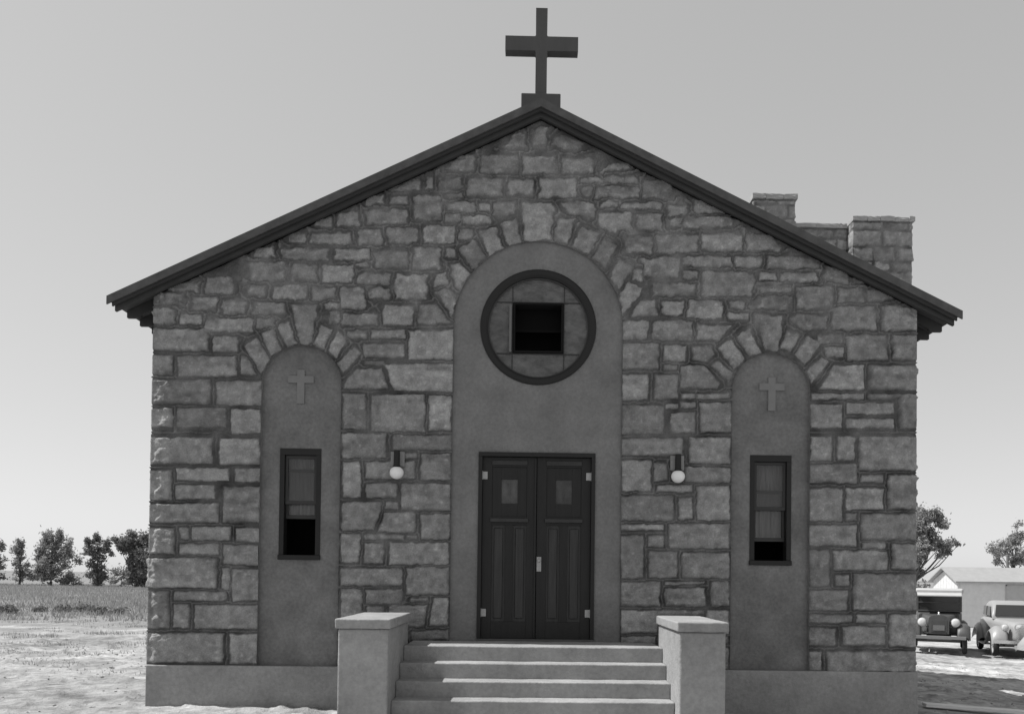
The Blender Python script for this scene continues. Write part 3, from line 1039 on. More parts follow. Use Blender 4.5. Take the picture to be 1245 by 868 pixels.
# ---- entrance steps and their piers
SX0, SX1 = -1.556, 1.516
steps = thing('entrance_steps', 'pale concrete steps rising to the dark double door', 'steps')
noses = [(-.85, .862), (-1.13, .689), (-1.41, .516), (-1.69, .343), (-1.97, .170)]
for i, (yn, zt) in enumerate(noses):
    b = bmesh.new()
    yb = -.066 if i == 0 else noses[i-1][0]+.001
    if i == 0: box(b, SX0, SX1, yn, yb, -.3, zt, .012, 2)
    else: box(b, SX0, SX1, yn, yb, -.3, zt, .012, 2)
    if i == 0: box(b, -1.095, 1.095, -.064, .018, .5, zt-.004)
    wear(b, .09, .0042)
    obj('step', b, M['concrete'], steps)
def pier(x0, x1, lab):
    t = thing('concrete_pier', lab, 'pier', group='piers beside the steps')
    b = bmesh.new(); box(b, x0, x1, -1.92, -.50, -.4, 1.125, .022, 3); wear(b, .12, .0035); obj('shaft', b, M['concrete'], t)
    b = bmesh.new(); box(b, x0-.028, x1+.028, -1.948, -.472, 1.127, 1.232, .016, 3); wear(b, .09, .0042); obj('cap', b, M['concrete'], t)
    return t
pier(-2.085, SX0-.002, 'capped concrete pier on the shadow-casting left side of the steps')
pier(SX1+.002, 2.012, 'capped concrete pier at the right of the steps, sunlit on its inner face')

# ---- wall lamps
def lamp(x, lab):
    t = thing('wall_lamp', lab, 'lamp', (x, 0, 3.0), group='globe lamps beside the door')
    b = bmesh.new(); box(b, -.088, .088, -.062, -.022, .085, .275, .006)
    obj('back_plate', b, mk('lamp_plate', .24, .5, .2, 20), t)
    b = bmesh.new()
    cyl(b, (0, -.115, .085), (0, -.115, .285), .040, .038, 20)
    cyl(b, (0, -.115, .070), (0, -.115, .092), .055, .045, 20)
    box(b, -.03, .03, -.11, -.055, .15, .21)
    obj('socket', b, M['black'], t)
    b = bmesh.new(); ball(b, (0, -.115, .0), .089, 1, 1, .93, 32, 20)
    obj('globe', b, M['globe'], t, smooth=True)
lamp(-1.790, 'globe wall lamp on the stone between left recess and door')
lamp(1.818, 'globe wall lamp on the stone between door and right recess')

# ------------------------------------------------------------------- terrain
def ground_z(x, y):
    s = np.clip((x-1.5)/13.0, 0, 1); s = s*s*(3-2*s)*.55+np.clip((x-1.5)/13.0, 0, 1)*.45
    far = np.clip((np.hypot(x, y)-70)/200, 0, 1)
    return -.72*s*(1-far)-.15*far
def graded(lo, hi, c0, c1, step, grow=1.10):
    mid = list(np.arange(c0, c1+1e-6, step))
    a = []; d = step; v = c0
    while v > lo: d *= grow; v -= d; a.append(v)
    e = []; d = step; v = c1
    while v < hi: d *= grow; v += d; e.append(v)
    return np.array(a[::-1]+mid+e)
gx = graded(-4000, 4000, -11.5, 11.5, .06, 1.035); gy = graded(-300, 6000, -3.2, 8.5, .06, 1.035)
GX, GY = np.meshgrid(gx, gy, indexing='ij')
GZ = ground_z(GX, GY)
near = np.exp(-(np.hypot(GX, GY-5)/45)**2)
nzv = VN[0].fbm(GX/1.7, GY/1.1, 4)*.040+VN[1].fbm(GX/.30, GY/.22, 3)*.034+np.maximum(VN[2].fbm(GX/.17, GY/.15, 2)-.18, 0)*.13
# wheel ruts across the dirt
nzv = nzv-.03*np.exp(-((GY-12-.1*GX+1.2*VN[3](GX/6, GY/6))/.5)**2)-.03*np.exp(-((GY-14-.1*GX+1.2*VN[3](GX/6, GY/6))/.5)**2)
flat = np.exp(-((GX-6.9)/1.5)**4-((GY-1.75)/.5)**4)
GZ = GZ+nzv*near*(1-flat)-.02
# turf lies in the field on the left and far away
edge = 15.5+3.0*VN[4].fbm(GX/7, GY*0+3.3, 3)
turf = sstep(-6.5, 5.0, GY-edge+7.5*VN[5].fbm(GX/2.2, GY/1.2, 4))*np.where(GX < 2, 1, 0)
turf = np.maximum(turf, sstep(32, 60, GY)*.9)
nx, ny = GX.shape
idx = np.arange(nx*ny).reshape(nx, ny)
q = np.stack([idx[:-1, :-1], idx[1:, :-1], idx[1:, 1:], idx[:-1, 1:]], -1).reshape(-1, 4)
me = bpy.data.meshes.new('ground')
me.vertices.add(nx*ny); me.vertices.foreach_set('co', np.stack([GX, GY, GZ], -1).astype(np.float32).ravel())
me.loops.add(len(q)*4); me.loops.foreach_set('vertex_index', q.astype(np.int32).ravel())
me.polygons.add(len(q)); me.polygons.foreach_set('loop_start', np.arange(0, len(q)*4, 4, dtype=np.int32))
me.polygons.foreach_set('use_smooth', np.ones(len(q), bool))
a = me.attributes.new('tone', 'FLOAT', 'POINT')
dirt = .29*(1+.50*VN[1].fbm(GX/2.2, GY/.8, 4)+.45*VN[3].fbm(GX/.5, GY/.35, 3)+.5*VN[4].fbm(GX/.13, GY/.10, 2))
dirt = np.where(GX > 4.5, dirt*1.28, dirt)  # dirt right of the church lightened to lift the shaded ground
a.data.foreach_set('value', (dirt*(1-turf)+.22*turf).astype(np.float32).ravel())
me.update(calc_edges=True)
M['ground'] = mk('dusty_ground', .4, .95, .30, 7.0, .035, 14, attr='tone', spec=.1)
g = link('ground', me, M['ground']); g['kind'] = 'structure'

def gz(x, y): return float(ground_z(np.array(float(x)), np.array(float(y))))-.01

# far low hills
b = bmesh.new(); secs = []
for i in range(121):
    x = -3000+50*i
    h = 4+5*VN[0].fbm(np.array(x/420.), np.array(1.), 3)+2*VN[1].fbm(np.array(x/60.), np.array(2.), 2)
    secs.append([(x, 800, -1), (x, 850, max(1.5, float(h)*.7)), (x, 930, max(2, float(h))), (x, 1100, -1)])
loft(b, secs)
hl = obj('hills', b, M['hill'], smooth=True); hl['kind'] = 'structure'

# ----------------------------------------------------------------- vegetation
def leaf_mesh(name, pts, size, tones, mat, parent, seed, up=.3):
    """many small folded leaf clumps at the given points"""
    r = np.random.RandomState(seed); n = len(pts)
    pts = np.asarray(pts)
    u = r.randn(n, 3); u /= np.linalg.norm(u, axis=1)[:, None]
    v = r.randn(n, 3); v -= u*(u*v).sum(1)[:, None]; v /= np.linalg.norm(v, axis=1)[:, None]
    sz = size*(.55+.9*r.rand(n))[:, None]
    co = np.stack([pts-u*sz, pts-v*sz*.45, pts+u*sz, pts+v*sz*.45], 1).reshape(-1, 3)
    me = bpy.data.meshes.new(name)
    me.vertices.add(n*4); me.vertices.foreach_set('co', co.astype(np.float32).ravel())
    me.loops.add(n*4); me.loops.foreach_set('vertex_index', np.arange(n*4, dtype=np.int32))
    me.polygons.add(n); me.polygons.foreach_set('loop_start', np.arange(0, n*4, 4, dtype=np.int32))
    a = me.attributes.new('tone', 'FLOAT', 'POINT'); a.data.foreach_set('value', np.repeat(tones, 4).astype(np.float32))
    me.update(calc_edges=True)
    return link(name, me, mat, parent)

def tree(label, x, y, clumps, mat, seed, group, leaf=.16, dens=260, name='broadleaf_tree'):
    """clumps: (dx, z above ground, radius, squash); trunk and limbs reach into them"""
    r = np.random.RandomState(seed)
    zg = gz(x, y)
    t = thing(name, label, 'tree', (x, y, zg), group=group)
    pts = []; tones = []
    b = bmesh.new()
    top = max(c[1] for c in clumps)
    hgt = min(c[1]-c[2]*.6 for c in clumps)
    fork = max(.8, min(hgt, top*.4))
    br = .034*top**.8
    tube(b, [(0, 0, -.2), (.03*br, .1, fork*.5), (.1, 0, fork), (.0, .1, top*.7)], [br*1.3, br, br*.8, br*.25])
    for dx, cz, rad, sq in clumps:
        dy = r.uniform(-.6, .6)*min(2.0, top*.22)
        c = np.array([dx, dy, cz])
        f0 = np.array([0.05, 0, fork*r.uniform(.7, 1.0)])
        mid = (f0+c)/2+np.array([r.uniform(-.2, .2), r.uniform(-.2, .2), -.08*abs(dx)])
        tube(b, [tuple(f0), tuple(mid), tuple(c)], [br*.38, br*.24, br*.08], 5)
        n = int(1.7*dens*rad*rad*sq)
        # sub clusters give an uneven outline with gaps
        k = max(6, int(16*rad*sq))
        sub = r.randn(k, 3); sub /= np.linalg.norm(sub, axis=1)[:, None]
        sub = c+sub*(r.rand(k, 1)**.5)*np.array([rad, rad, rad*sq])*.95
        stone = .75+.5*r.rand(k)
        which = np.minimum((r.rand(n)**1.2*k).astype(int), k-1)
        off = r.randn(n, 3)*(.07+rad*.17)
        off[:, 2] += np.abs(off[:, 2])*.5
        pts.append(sub[which]+off); tones.append(stone[which]*(.8+.4*r.rand(n)))
    obj('trunk', b, M['bark'], t, smooth=True)
    leaf_mesh('crown', np.concatenate(pts), leaf, np.concatenate(tones), mat, t, seed+1)
    return t

F = 987.0; CX, CY, CZ, HY, VX = -.085, -10.5, 1.7, 700.0, 643.0
def from_px(px, d):          # the world x at pixel column px and distance d
    return CX+(px-VX)/F*d
def px_tree(label, px0, d, items, mat, seed, group, leaf, dens, name='broadleaf_tree'):
    """items: (px, py, radius px, squash) measured on the photograph; turned into metres at distance d"""
    x = from_px(px0, d); y = CY+d; k = d/F; zg = gz(x, y)
    cl = [((px-px0)*k, CZ+(HY-py)*k-zg, r*k, sq) for px, py, r, sq in items]
    return tree(label, x, y, cl, mat, seed, group, leaf, dens, name)
GL = 'trees along the far edge of the field'
px_tree('small dark tree cut by the left edge of the photo, beyond the field', 2, 92,
        [(-2, 672, 8, 1), (8, 675, 8, .8), (3, 688, 8, .7), (10, 672, 5, .8), (3, 698, 7, .8), (6, 709, 8, .7)], M['leaf_dark'], 101, GL, .15, 420)
px_tree('small thin pale tree just left of the big spreading field tree', 31, 96,
        [(27, 677, 7, 1), (33, 672, 7, 1.2), (30, 685, 7, .8), (36, 668, 3, 1.5), (41, 697, 5, 1.2), (46, 708, 8, .7), (38, 706, 5, .7), (31, 694, 6, .9), (30, 705, 7, .8), (26, 712, 6, .6)], M['leaf_mid'], 102, GL, .15, 430)
px_tree('biggest spreading tree with several tall shoots in the field row', 68, 94,
        [(56, 676, 9, 1), (66, 664, 8, 1.3), (76, 664, 8, 1.2), (53, 684, 7, .8), (72, 686, 11, .9), (66, 698, 10, 1), (86, 680, 9, 1.3),
         (91, 671, 5, 1.4), (97, 688, 6, .7), (64, 710, 7, .9), (88, 692, 8, .7), (60, 656, 3, 1.2), (78, 655, 4, 1.4), (74, 704, 9, .9), (58, 700, 7, .9), (80, 712, 8, .6), (70, 672, 9, 1.1)], M['leaf_mid'], 103, GL, .15, 430)
px_tree('low scrubby tree between the spreading tree and the narrow one', 95, 95,
        [(92, 708, 6, 1), (98, 713, 7, .6), (88, 713, 5, .7), (104, 716, 4, .5)], M['leaf_mid'], 104, GL, .15, 430)
px_tree('narrow upright dark tree standing alone before the church corner', 123, 90,
        [(116, 668, 5, 1.4), (122, 663, 5, 1.7), (120, 678, 8, 1), (130, 674, 6, 1.1), (136, 668, 4, 1.8), (121, 690, 6, 1), (125, 700, 9, 1),
         (124, 711, 9, .9), (138, 681, 4, .8), (126, 684, 7, .9), (131, 709, 7, .8), (118, 706, 6, .8), (134, 675, 5, .9)], M['leaf_dark'], 105, GL, .15, 560)
px_tree('dense dark tree half hidden by the left church corner', 170, 88,
        [(149, 662, 5, 1.3), (160, 658, 6, 1.5), (158, 672, 9, .9), (168, 668, 9, 1), (178, 664, 8, 1.4), (168, 684, 11, .9), (176, 682, 10, 1.2),
         (172, 700, 11, 1), (176, 712, 10, .8), (186, 690, 12, 1.4), (150, 668, 5, .8), (164, 692, 8, .9), (166, 709, 9, .8), (160, 664, 8, 1.1), (154, 675, 6, .8)], M['leaf_dark'], 106, GL, .15, 620)
px_tree('low pale bush between the narrow tree and the dense dark tree', 152, 93,
        [(148, 700, 6, .9), (155, 703, 7, .9), (146, 712, 7, .6), (158, 714, 6, .5)], M['leaf_mid'], 107, GL, .15, 380)
GR = 'trees behind the shed and cars'
px_tree('tall tree with a long side limb beside the right church corner', 1116, 58,
        [(1124, 622, 9, 1.1), (1136, 622, 8, 1), (1144, 630, 7, 1), (1122, 640, 10, 1), (1133, 640, 8, .9), (1114, 632, 10, 1.2), (1120, 654, 8, .8),
         (1128, 668, 6, .7), (1140, 661, 7, .6), (1151, 658, 7, .6), (1161, 655, 6, .55), (1170, 656, 4, .5), (1152, 666, 6, .5), (1143, 670, 5, .5),
         (1122, 680, 6, 1), (1129, 689, 4, 1.2), (1112, 670, 9, 1.2), (1128, 648, 9, .9), (1136, 650, 7, .8), (1130, 658, 8, .8), (1148, 662, 8, .7), (1124, 664, 8, .9), (1140, 622, 7, .9), (1128, 614, 6, .9)], M['leaf_grey'], 108, GR, .11, 1500)
px_tree('pale feathery tree rising behind the shed roof at the right edge', 1238, 74,
        [(1214, 660, 6, .9), (1220, 655, 7, .9), (1212, 668, 5, .6), (1226, 664, 9, .9), (1236, 660, 9, 1.2), (1244, 650, 9, 1.2), (1221, 676, 7, .8),
         (1234, 676, 9, .9), (1246, 672, 10, 1.2), (1248, 630, 5, .8), (1254, 645, 9, 1)], M['leaf_pale'], 109, GR, .12, 560)
px_tree('low dark bush behind the black car by the church corner', 1124, 50,
        [(1116, 714, 9, .7), (1126, 710, 8, .7), (1136, 716, 7, .6), (1112, 722, 9, .7), (1124, 724, 9, .8)], M['leaf_dark'], 110, GR, .12, 500, 'bush')

# weeds: dark clumps where the bare ground meets the field
def weed(px, py, w, hgt, seed, label):
    d = F*(CZ+.02)/(py-HY); x = from_px(px, d); y = CY+d
    r = np.random.RandomState(seed)
    t = thing('weed_clump', label, 'weed', (x, y, gz(x, y)), group='dark weed clumps in the field')
    k = d/F; n = int(240*w/12)
    p = np.stack([r.randn(n)*w*k*.36, r.randn(n)*.22, np.abs(r.randn(n))*hgt*k*.45+.02], 1)
    leaf_mesh('leaves', p, .075, .7+.6*r.rand(n), M['weed'], t, seed)
    for i in range(5):
        b = bmesh.new()
        xx = r.randn()*w*k*.3
        tube(b, [(xx, 0, -.02), (xx+r.randn()*.04, r.randn()*.04, hgt*k*.8)], [.010, .004], 4)
        obj('stem', b, M['bark'], t)
for i, (px, py, w, h, lab) in enumerate([
        (16, 752, 20, 9, 'low dark weed clump nearest the left edge of the photo'),
        (57, 750, 9, 7, 'small faint weed tuft second from the left edge'),
        (85, 750, 10, 10, 'compact dark weed clump below the big spreading tree'),
        (108, 749, 16, 7, 'long low weed streak between the compact clump and the darkest one'),
        (127, 752, 16, 9, 'wide darkest weed clump below the narrow upright tree'),
        (150, 752, 8, 8, 'small weed tuft closest to the left church corner')]):
    weed(px, py, w, h, 300+i, lab)

# field grass
r = np.random.RandomState(77)
def blades(n, gen, hmin, hmax, wid):
    P = gen(n)
    n = len(P)
    ang = r.rand(n)*math.pi; h = hmin+(hmax-hmin)*r.rand(n)
    lean = r.randn(n, 2)*.3
    z = ground_z(P[:, 0], P[:, 1])-.03
    dx = np.cos(ang)*wid*h/hmax; dy = np.sin(ang)*wid*h/hmax
    base = np.stack([P[:, 0], P[:, 1], z], 1)
    a = base+np.stack([-dx, -dy, 0*z], 1); b_ = base+np.stack([dx, dy, 0*z], 1)
    c = base+np.stack([lean[:, 0]*h, lean[:, 1]*h, h], 1)
    return np.stack([a, b_, c], 1).reshape(-1, 3), np.repeat(.7+.6*r.rand(n), 3)
def field(n):
    y = 16+(92-16)*r.rand(n*2)**.8
    x = -(y+10.5)*(.34+1.1*r.rand(n*2)**1.3)
    ed = 15.5+3.0*VN[4].fbm(x/7, y*0+3.3, 3)
    dn = sstep(-.5, 4.5, y-ed+4.5*VN[5].fbm(x/2.2, y/1.2, 4))*(.35+1.1*sstep(-.2, .25, VN[0].fbm(x/2.5, y/2.5, 3)))
    k = r.rand(n*2) < dn
    return np.stack([x, y], 1)[k]
def sparse(n):
    y = 3+17*r.rand(n)**.6; x = -(y+10.5)*(.42+.3*r.rand(n))
    k = VN[2].fbm(x/1.3, y/.8, 3) > .12
    return np.stack([x, y], 1)[k]
c1, t1 = blades(85000, field, .08, .26, .030)
c2, t2 = blades(22000, sparse, .03, .09, .012)
co = np.concatenate([c1, c2]); tn = np.concatenate([t1, t2]); n = len(co)//3
me = bpy.data.meshes.new('grass')
me.vertices.add(len(co)); me.vertices.foreach_set('co', co.astype(np.float32).ravel())
me.loops.add(len(co)); me.loops.foreach_set('vertex_index', np.arange(len(co), dtype=np.int32))
me.polygons.add(n); me.polygons.foreach_set('loop_start', np.arange(0, len(co), 3, dtype=np.int32))
a = me.attributes.new('tone', 'FLOAT', 'POINT'); a.data.foreach_set('value', tn.astype(np.float32))
me.update(calc_edges=True)
gr = link('grass', me, M['grass']); gr['kind'] = 'stuff'

# pebbles and clods scattered on the bare dirt
b = bmesh.new(); rr = random.Random(9)
for i in range(1500):
    if rr.random() < .6: x, y = rr.uniform(-13, -5.1), rr.uniform(-1.6, 9)
    else: x, y = rr.uniform(5.3, 12), rr.uniform(-1, 12)
    s = rr.uniform(.006, .02)*(1 if rr.random() < .9 else 1.8)
    gg = bmesh.ops.create_icosphere(b, subdivisions=1, radius=s)
    for v in gg['verts']:
        v.co = Vector((v.co.x*rr.uniform(.8, 1.5), v.co.y*rr.uniform(.8, 1.4), v.co.z*rr.uniform(.5, .9)))+Vector((x, y, gz(x, y)-.005))
pb = obj('pebbles', b, mk('pebble', .30, .95, .3, 10)); pb['kind'] = 'stuff'

# ---------------------------------------------------------------------- shed
d = 42.0
sx = from_px(1170, d); sy = CY+d; sw = 2.6; sl = 9.0
szg = gz(sx, sy)
shed = thing('shed', 'small grey weatherboard shed with low gable roof behind the cars', 'shed', (sx, sy, szg))
eave = CZ+.5*d/F-szg; ridge = CZ+13.5*d/F-szg+.1
b = bmesh.new()
prism_yz(b, [(0, -.3), (sw, -.3), (sw, eave), (sw/2, ridge-.08), (0, eave)], 0, sl)
wl = obj('wall', b, M['shedwall'], shed)
b = bmesh.new()
nb = int((eave+.0)/.16)
for i in range(nb):
    z = .05+.16*i
    prism_yz(b, [(-.002, z+.155), (-.010, z), (-.002, z)], .06, sl-.06)
obj('weatherboards', b, M['shedwall'], shed)
b = bmesh.new()
for i in range(9):     # vertical battens on the gable end
    y = .06+sw*i/9; zt = eave+(ridge-eave)*(1-abs(y-sw/2)/(sw/2))-.12
    box(b, -.008, -.002, y, y+.03, .0, zt)
obj('battens', b, M['shedwall'], shed)
b = bmesh.new()
for s in (0, 1):
    ya, yb = (sw/2, -.22) if s == 0 else (sw/2, sw+.22)
    sl_ = (ridge-eave)/(sw/2)
    ze = eave-.22*sl_
    prism_yz(b, [(ya, ridge), (yb, ze), (yb, ze+.07), (ya, ridge+.07)], -.25, sl+.25)
obj('roof', b, M['shedroof'], shed)
b = bmesh.new()
box(b, -.04, .08, -.045, -.002, .0, eave-.02); box(b, -.045, -.002, .0, .09, .0, eave-.02)
obj('corner_board', b, mk('pale_corner_board', .5, .8, .1, 5), shed)
b = bmesh.new(); box(b, 2.55, 4.6, -.05, -.024, .0, eave-.25, .0)
box(b, 2.5, 2.55, -.06, -.024, .0, eave-.2); box(b, 4.6, 4.65, -.06, -.024, .0, eave-.2); box(b, 2.5, 4.65, -.06, -.024, eave-.25, eave-.2)
obj('door', b, mk('pale_shed_door', .40, .85, .1, 5), shed)

# flue pipe / pole behind the shed
pd = 47.0; px_ = from_px(1231, pd)
t = thing('utility_pole', 'short wooden pole rising behind the shed roof', 'pole', (px_, CY+pd, gz(px_, CY+pd)))
b = bmesh.new(); hh = CZ+32*pd/F-gz(px_, CY+pd)
cyl(b, (0, 0, -.3), (0, 0, hh), .085, .07, 12); obj('post', b, M['pole'], t)
b = bmesh.new(); cyl(b, (0, 0, hh+.002), (0, 0, hh+.05), .078, .05, 12); obj('post_cap', b, M['pole'], t)

# bleached plank lying by the right corner
t = tag(obj('plank', (lambda bb: (box(bb, -.05, 2.6, -.10, .10, 0, .05, .006), bb)[1])(bmesh.new()), M['plank']),
        'pale plank lying on the shaded dirt by the right church corner', 'plank')
t.location = (6.02, 1.82, gz(6.0, 1.8)+.015); t.rotation_euler = (0, R(3), R(-7))

# ---------------------------------------------------------------------- cars
def wheel(parent, x, y, r, w, spokes=True, steer=0.0):
    b = bmesh.new(); n = 28; secs = []
    prof = [(r*.70, -w*.40), (r*.88, -w*.5), (r*.97, -w*.32), (r, 0), (r*.97, w*.32), (r*.88, w*.5), (r*.70, w*.40)]
    for i in range(n):
        a_ = 2*math.pi*i/n
        secs.append([(q_[1], math.cos(a_)*q_[0], math.sin(a_)*q_[0]) for q_ in prof])
    loft(b, secs+[secs[0]], cap=False); bmesh.ops.remove_doubles(b, verts=b.verts[:], dist=1e-5)
    wh = obj('wheel', b, M['tyre'], parent, smooth=True); wh.location = (x, y, r); wh.rotation_euler = (0, 0, steer)
    b = bmesh.new()
    secs = []
    for i in range(n):
        a_ = 2*math.pi*i/n
        secs.append([(q_, math.cos(a_)*rr_, math.sin(a_)*rr_) for rr_, q_ in ((r*.72, -w*.34), (r*.62, -w*.3), (r*.62, w*.3), (r*.72, w*.34))])
    loft(b, secs+[secs[0]], cap=False); bmesh.ops.remove_doubles(b, verts=b.verts[:], dist=1e-5)
    cyl(b, (-w*.42, 0, 0), (w*.42, 0, 0), r*.22, seg=16)
    for i in range(12):
        a_ = 2*math.pi*i/12
        cyl(b, (0, math.cos(a_)*r*.15, math.sin(a_)*r*.15), (0, math.cos(a_)*r*.66, math.sin(a_)*r*.66), .018, seg=6)
    obj('rim', b, M['carlight'] if not spokes else M['carblack'], wh)
def fender(parent, pts, x0, x1, th, mat, crown=.05):
    """pts: (y,z) line of the fender top; swept between x0 (inner) and x1 (outer)"""
    b = bmesh.new(); secs = []
    for (y, z) in pts:
        row = []
        for k in range(7):
            u = k/6; row.append((x0+(x1-x0)*u, y, z+crown*(1-(2*u-1)**2)-.10*max(0, u-.66)*3*.5))
        row2 = [(p_[0], p_[1], p_[2]-th) for p_ in row[::-1]]
        secs.append(row+row2)
    loft(b, secs)
    return obj('fender', b, mat, parent, smooth=True)
def headlight(parent, x, y, z, r, mat):
    b = bmesh.new()
    ball(b, (0, .04, 0), r, 1, .95, 1, 18, 12)
    h = obj('headlight', b, mat, parent, smooth=True, loc=(x, y, z))
    b = bmesh.new(); ball(b, (0, -r*.55, 0), r*.86, 1, .38, 1, 18, 10)
    obj('lens', b, mk('headlight_lens', .55, .15, .05, 8), h, smooth=True)

# the old dark car: upright radiator, drum lamps, flat roof with a visor
x = from_px(1146, 26.3); y = CY+26.3
car = thing('old_car', 'old black upright car with tall radiator half hidden by the church corner', 'car', (x, y, gz(x, y)), R(-27), group='cars parked behind the church')
b = bmesh.new()   # body: cowl + cabin, front is -Y
def rsec(w, z0, z1, yy, rad=.08):
    o = []
    for (sx_, sz_, a0) in ((1, -1, -90), (1, 1, 0), (-1, 1, 90), (-1, -1, 180)):
        for k in range(5):
            an = R(a0+22.5*k)
            o.append((sx_*(w/2-rad)+rad*math.cos(an), yy, ((z1-rad) if sz_ > 0 else (z0+rad))+rad*math.sin(an)))
    return o
loft(b, [rsec(1.16, .50, 1.16, .98), rsec(1.30, .50, 1.20, 1.15), rsec(1.34, .50, 1.22, 2.0), rsec(1.34, .52, 1.22, 2.9), rsec(1.22, .60, 1.20, 3.1)])
body = obj('body', b, M['carblack'], car, smooth=False)
b = bmesh.new(); loft(b, [rsec(.56, .58, 1.10, .05), rsec(.60, .58, 1.12, .12), rsec(.98, .56, 1.16, .975)])
obj('hood', b, M['carblack'], car)
for sx_ in (-1, 1):
    for yy in (1.12, 1.95, 2.85):
        b = bmesh.new(); box(b, sx_*.62-.035, sx_*.62+.035, yy, yy+.09, 1.221, 1.79, .01); obj('pillar', b, M['carblack'], car)
b = bmesh.new(); box(b, -.584, .584, 2.88, 2.93, 1.221, 1.79); obj('back_panel', b, M['carblack'], car)
b = bmesh.new(); box(b, -.585, .585, 1.14, 1.15, 1.222, 1.74); obj('windshield', b, M['glassdark'], car)
b = bmesh.new(); box(b, -.60, .60, 1.10, 1.135, 1.222, 1.27, .006); box(b, -.60, .60, 1.10, 1.135, 1.49, 1.52, .004); obj('windshield_frame', b, M['carblack'], car)
for sx_ in (-1, 1):
    b = bmesh.new(); box(b, sx_*.625-.006, sx_*.625+.006, 1.22, 2.84, 1.23, 1.74); obj('side_window', b, M['glassdark'], car)
b = bmesh.new(); loft(b, [rsec(1.30, 1.792, 1.88, 1.02, .03), rsec(1.40, 1.792, 1.93, 1.3, .04), rsec(1.40, 1.792, 1.93, 2.7, .04), rsec(1.30, 1.792, 1.88, 3.05, .03)])
obj('roof', b, M['cartop'], car)
b = bmesh.new(); prism_yz(b, [(.72, 1.70), (1.07, 1.79), (1.07, 1.82), (.72, 1.73)], -.64, .64); obj('sun_visor', b, M['cartop'], car)
b = bmesh.new()
out = [(-.28, .60), (.28, .60), (.28, 1.04)]+[(.28*math.cos(R(q_*15)), 1.04+.12*math.sin(R(q_*15))) for q_ in range(1, 12)]+[(-.28, 1.04)]
prism(b, out, -.02, .045)
rad = obj('radiator', b, M['carblack'], car)
b = bmesh.new()
for k in range(15): box(b, -.215+.0295*k, -.205+.0295*k, -.034, -.022, .66, 1.03)
box(b, -.16, .16, -.045, -.036, .70, .86)
obj('grille', b, mk('radiator_core', .16, .5), rad)
b = bmesh.new(); cyl(b, (0, .01, 1.161), (0, .01, 1.20), .035, .03, 12); ball(b, (0, .01, 1.22), .03, 1, 1, 1, 10, 8); obj('radiator_cap', b, M['chrome'], rad)
for sx_ in (-1, 1): headlight(car, sx_*.46, .06, .93, .135, M['carlight'])
b = bmesh.new(); cyl(b, (-.36, .08, .80), (.36, .08, .80), .016, seg=8); obj('lamp_bar', b, M['carblack'], car)
for sx_ in (-1, 1):
    wheel(car, sx_*.71, .30, .38, .13, True, R(0)); wheel(car, sx_*.71, 2.85, .38, .13)
    fender(car, [(-.16, .50), (-.10, .68), (.05, .82), (.28, .87), (.52, .81), (.75, .62), (.98, .45), (1.15, .40)], sx_*.50, sx_*.86, .02, M['carblack'])
    fender(car, [(2.30, .42), (2.45, .66), (2.65, .82), (2.88, .86), (3.10, .78), (3.26, .60), (3.32, .45)], sx_*.56, sx_*.86, .02, M['carblack'])
    b = bmesh.new(); box(b, min(sx_*.58, sx_*.84), max(sx_*.58, sx_*.84), 1.16, 2.30, .375, .405, .005); obj('running_board', b, M['carblack'], car)
b = bmesh.new(); box(b, -.74, .74, -.32, -.28, .46, .56, .008)
for sx_ in (-1, 1): box(b, sx_*.4-.02, sx_*.4+.02, -.28, .2, .48, .53)
obj('bumper', b, mk('dusty_bumper', .20, .6), car)
b = bmesh.new(); box(b, -.62, .62, .26, .34, .34, .42, .01); box(b, -.35, .35, .0, 3.0, .42, .50); obj('chassis', b, M['carblack'], car)

car.scale = (1.07, 1.07, 1.10)
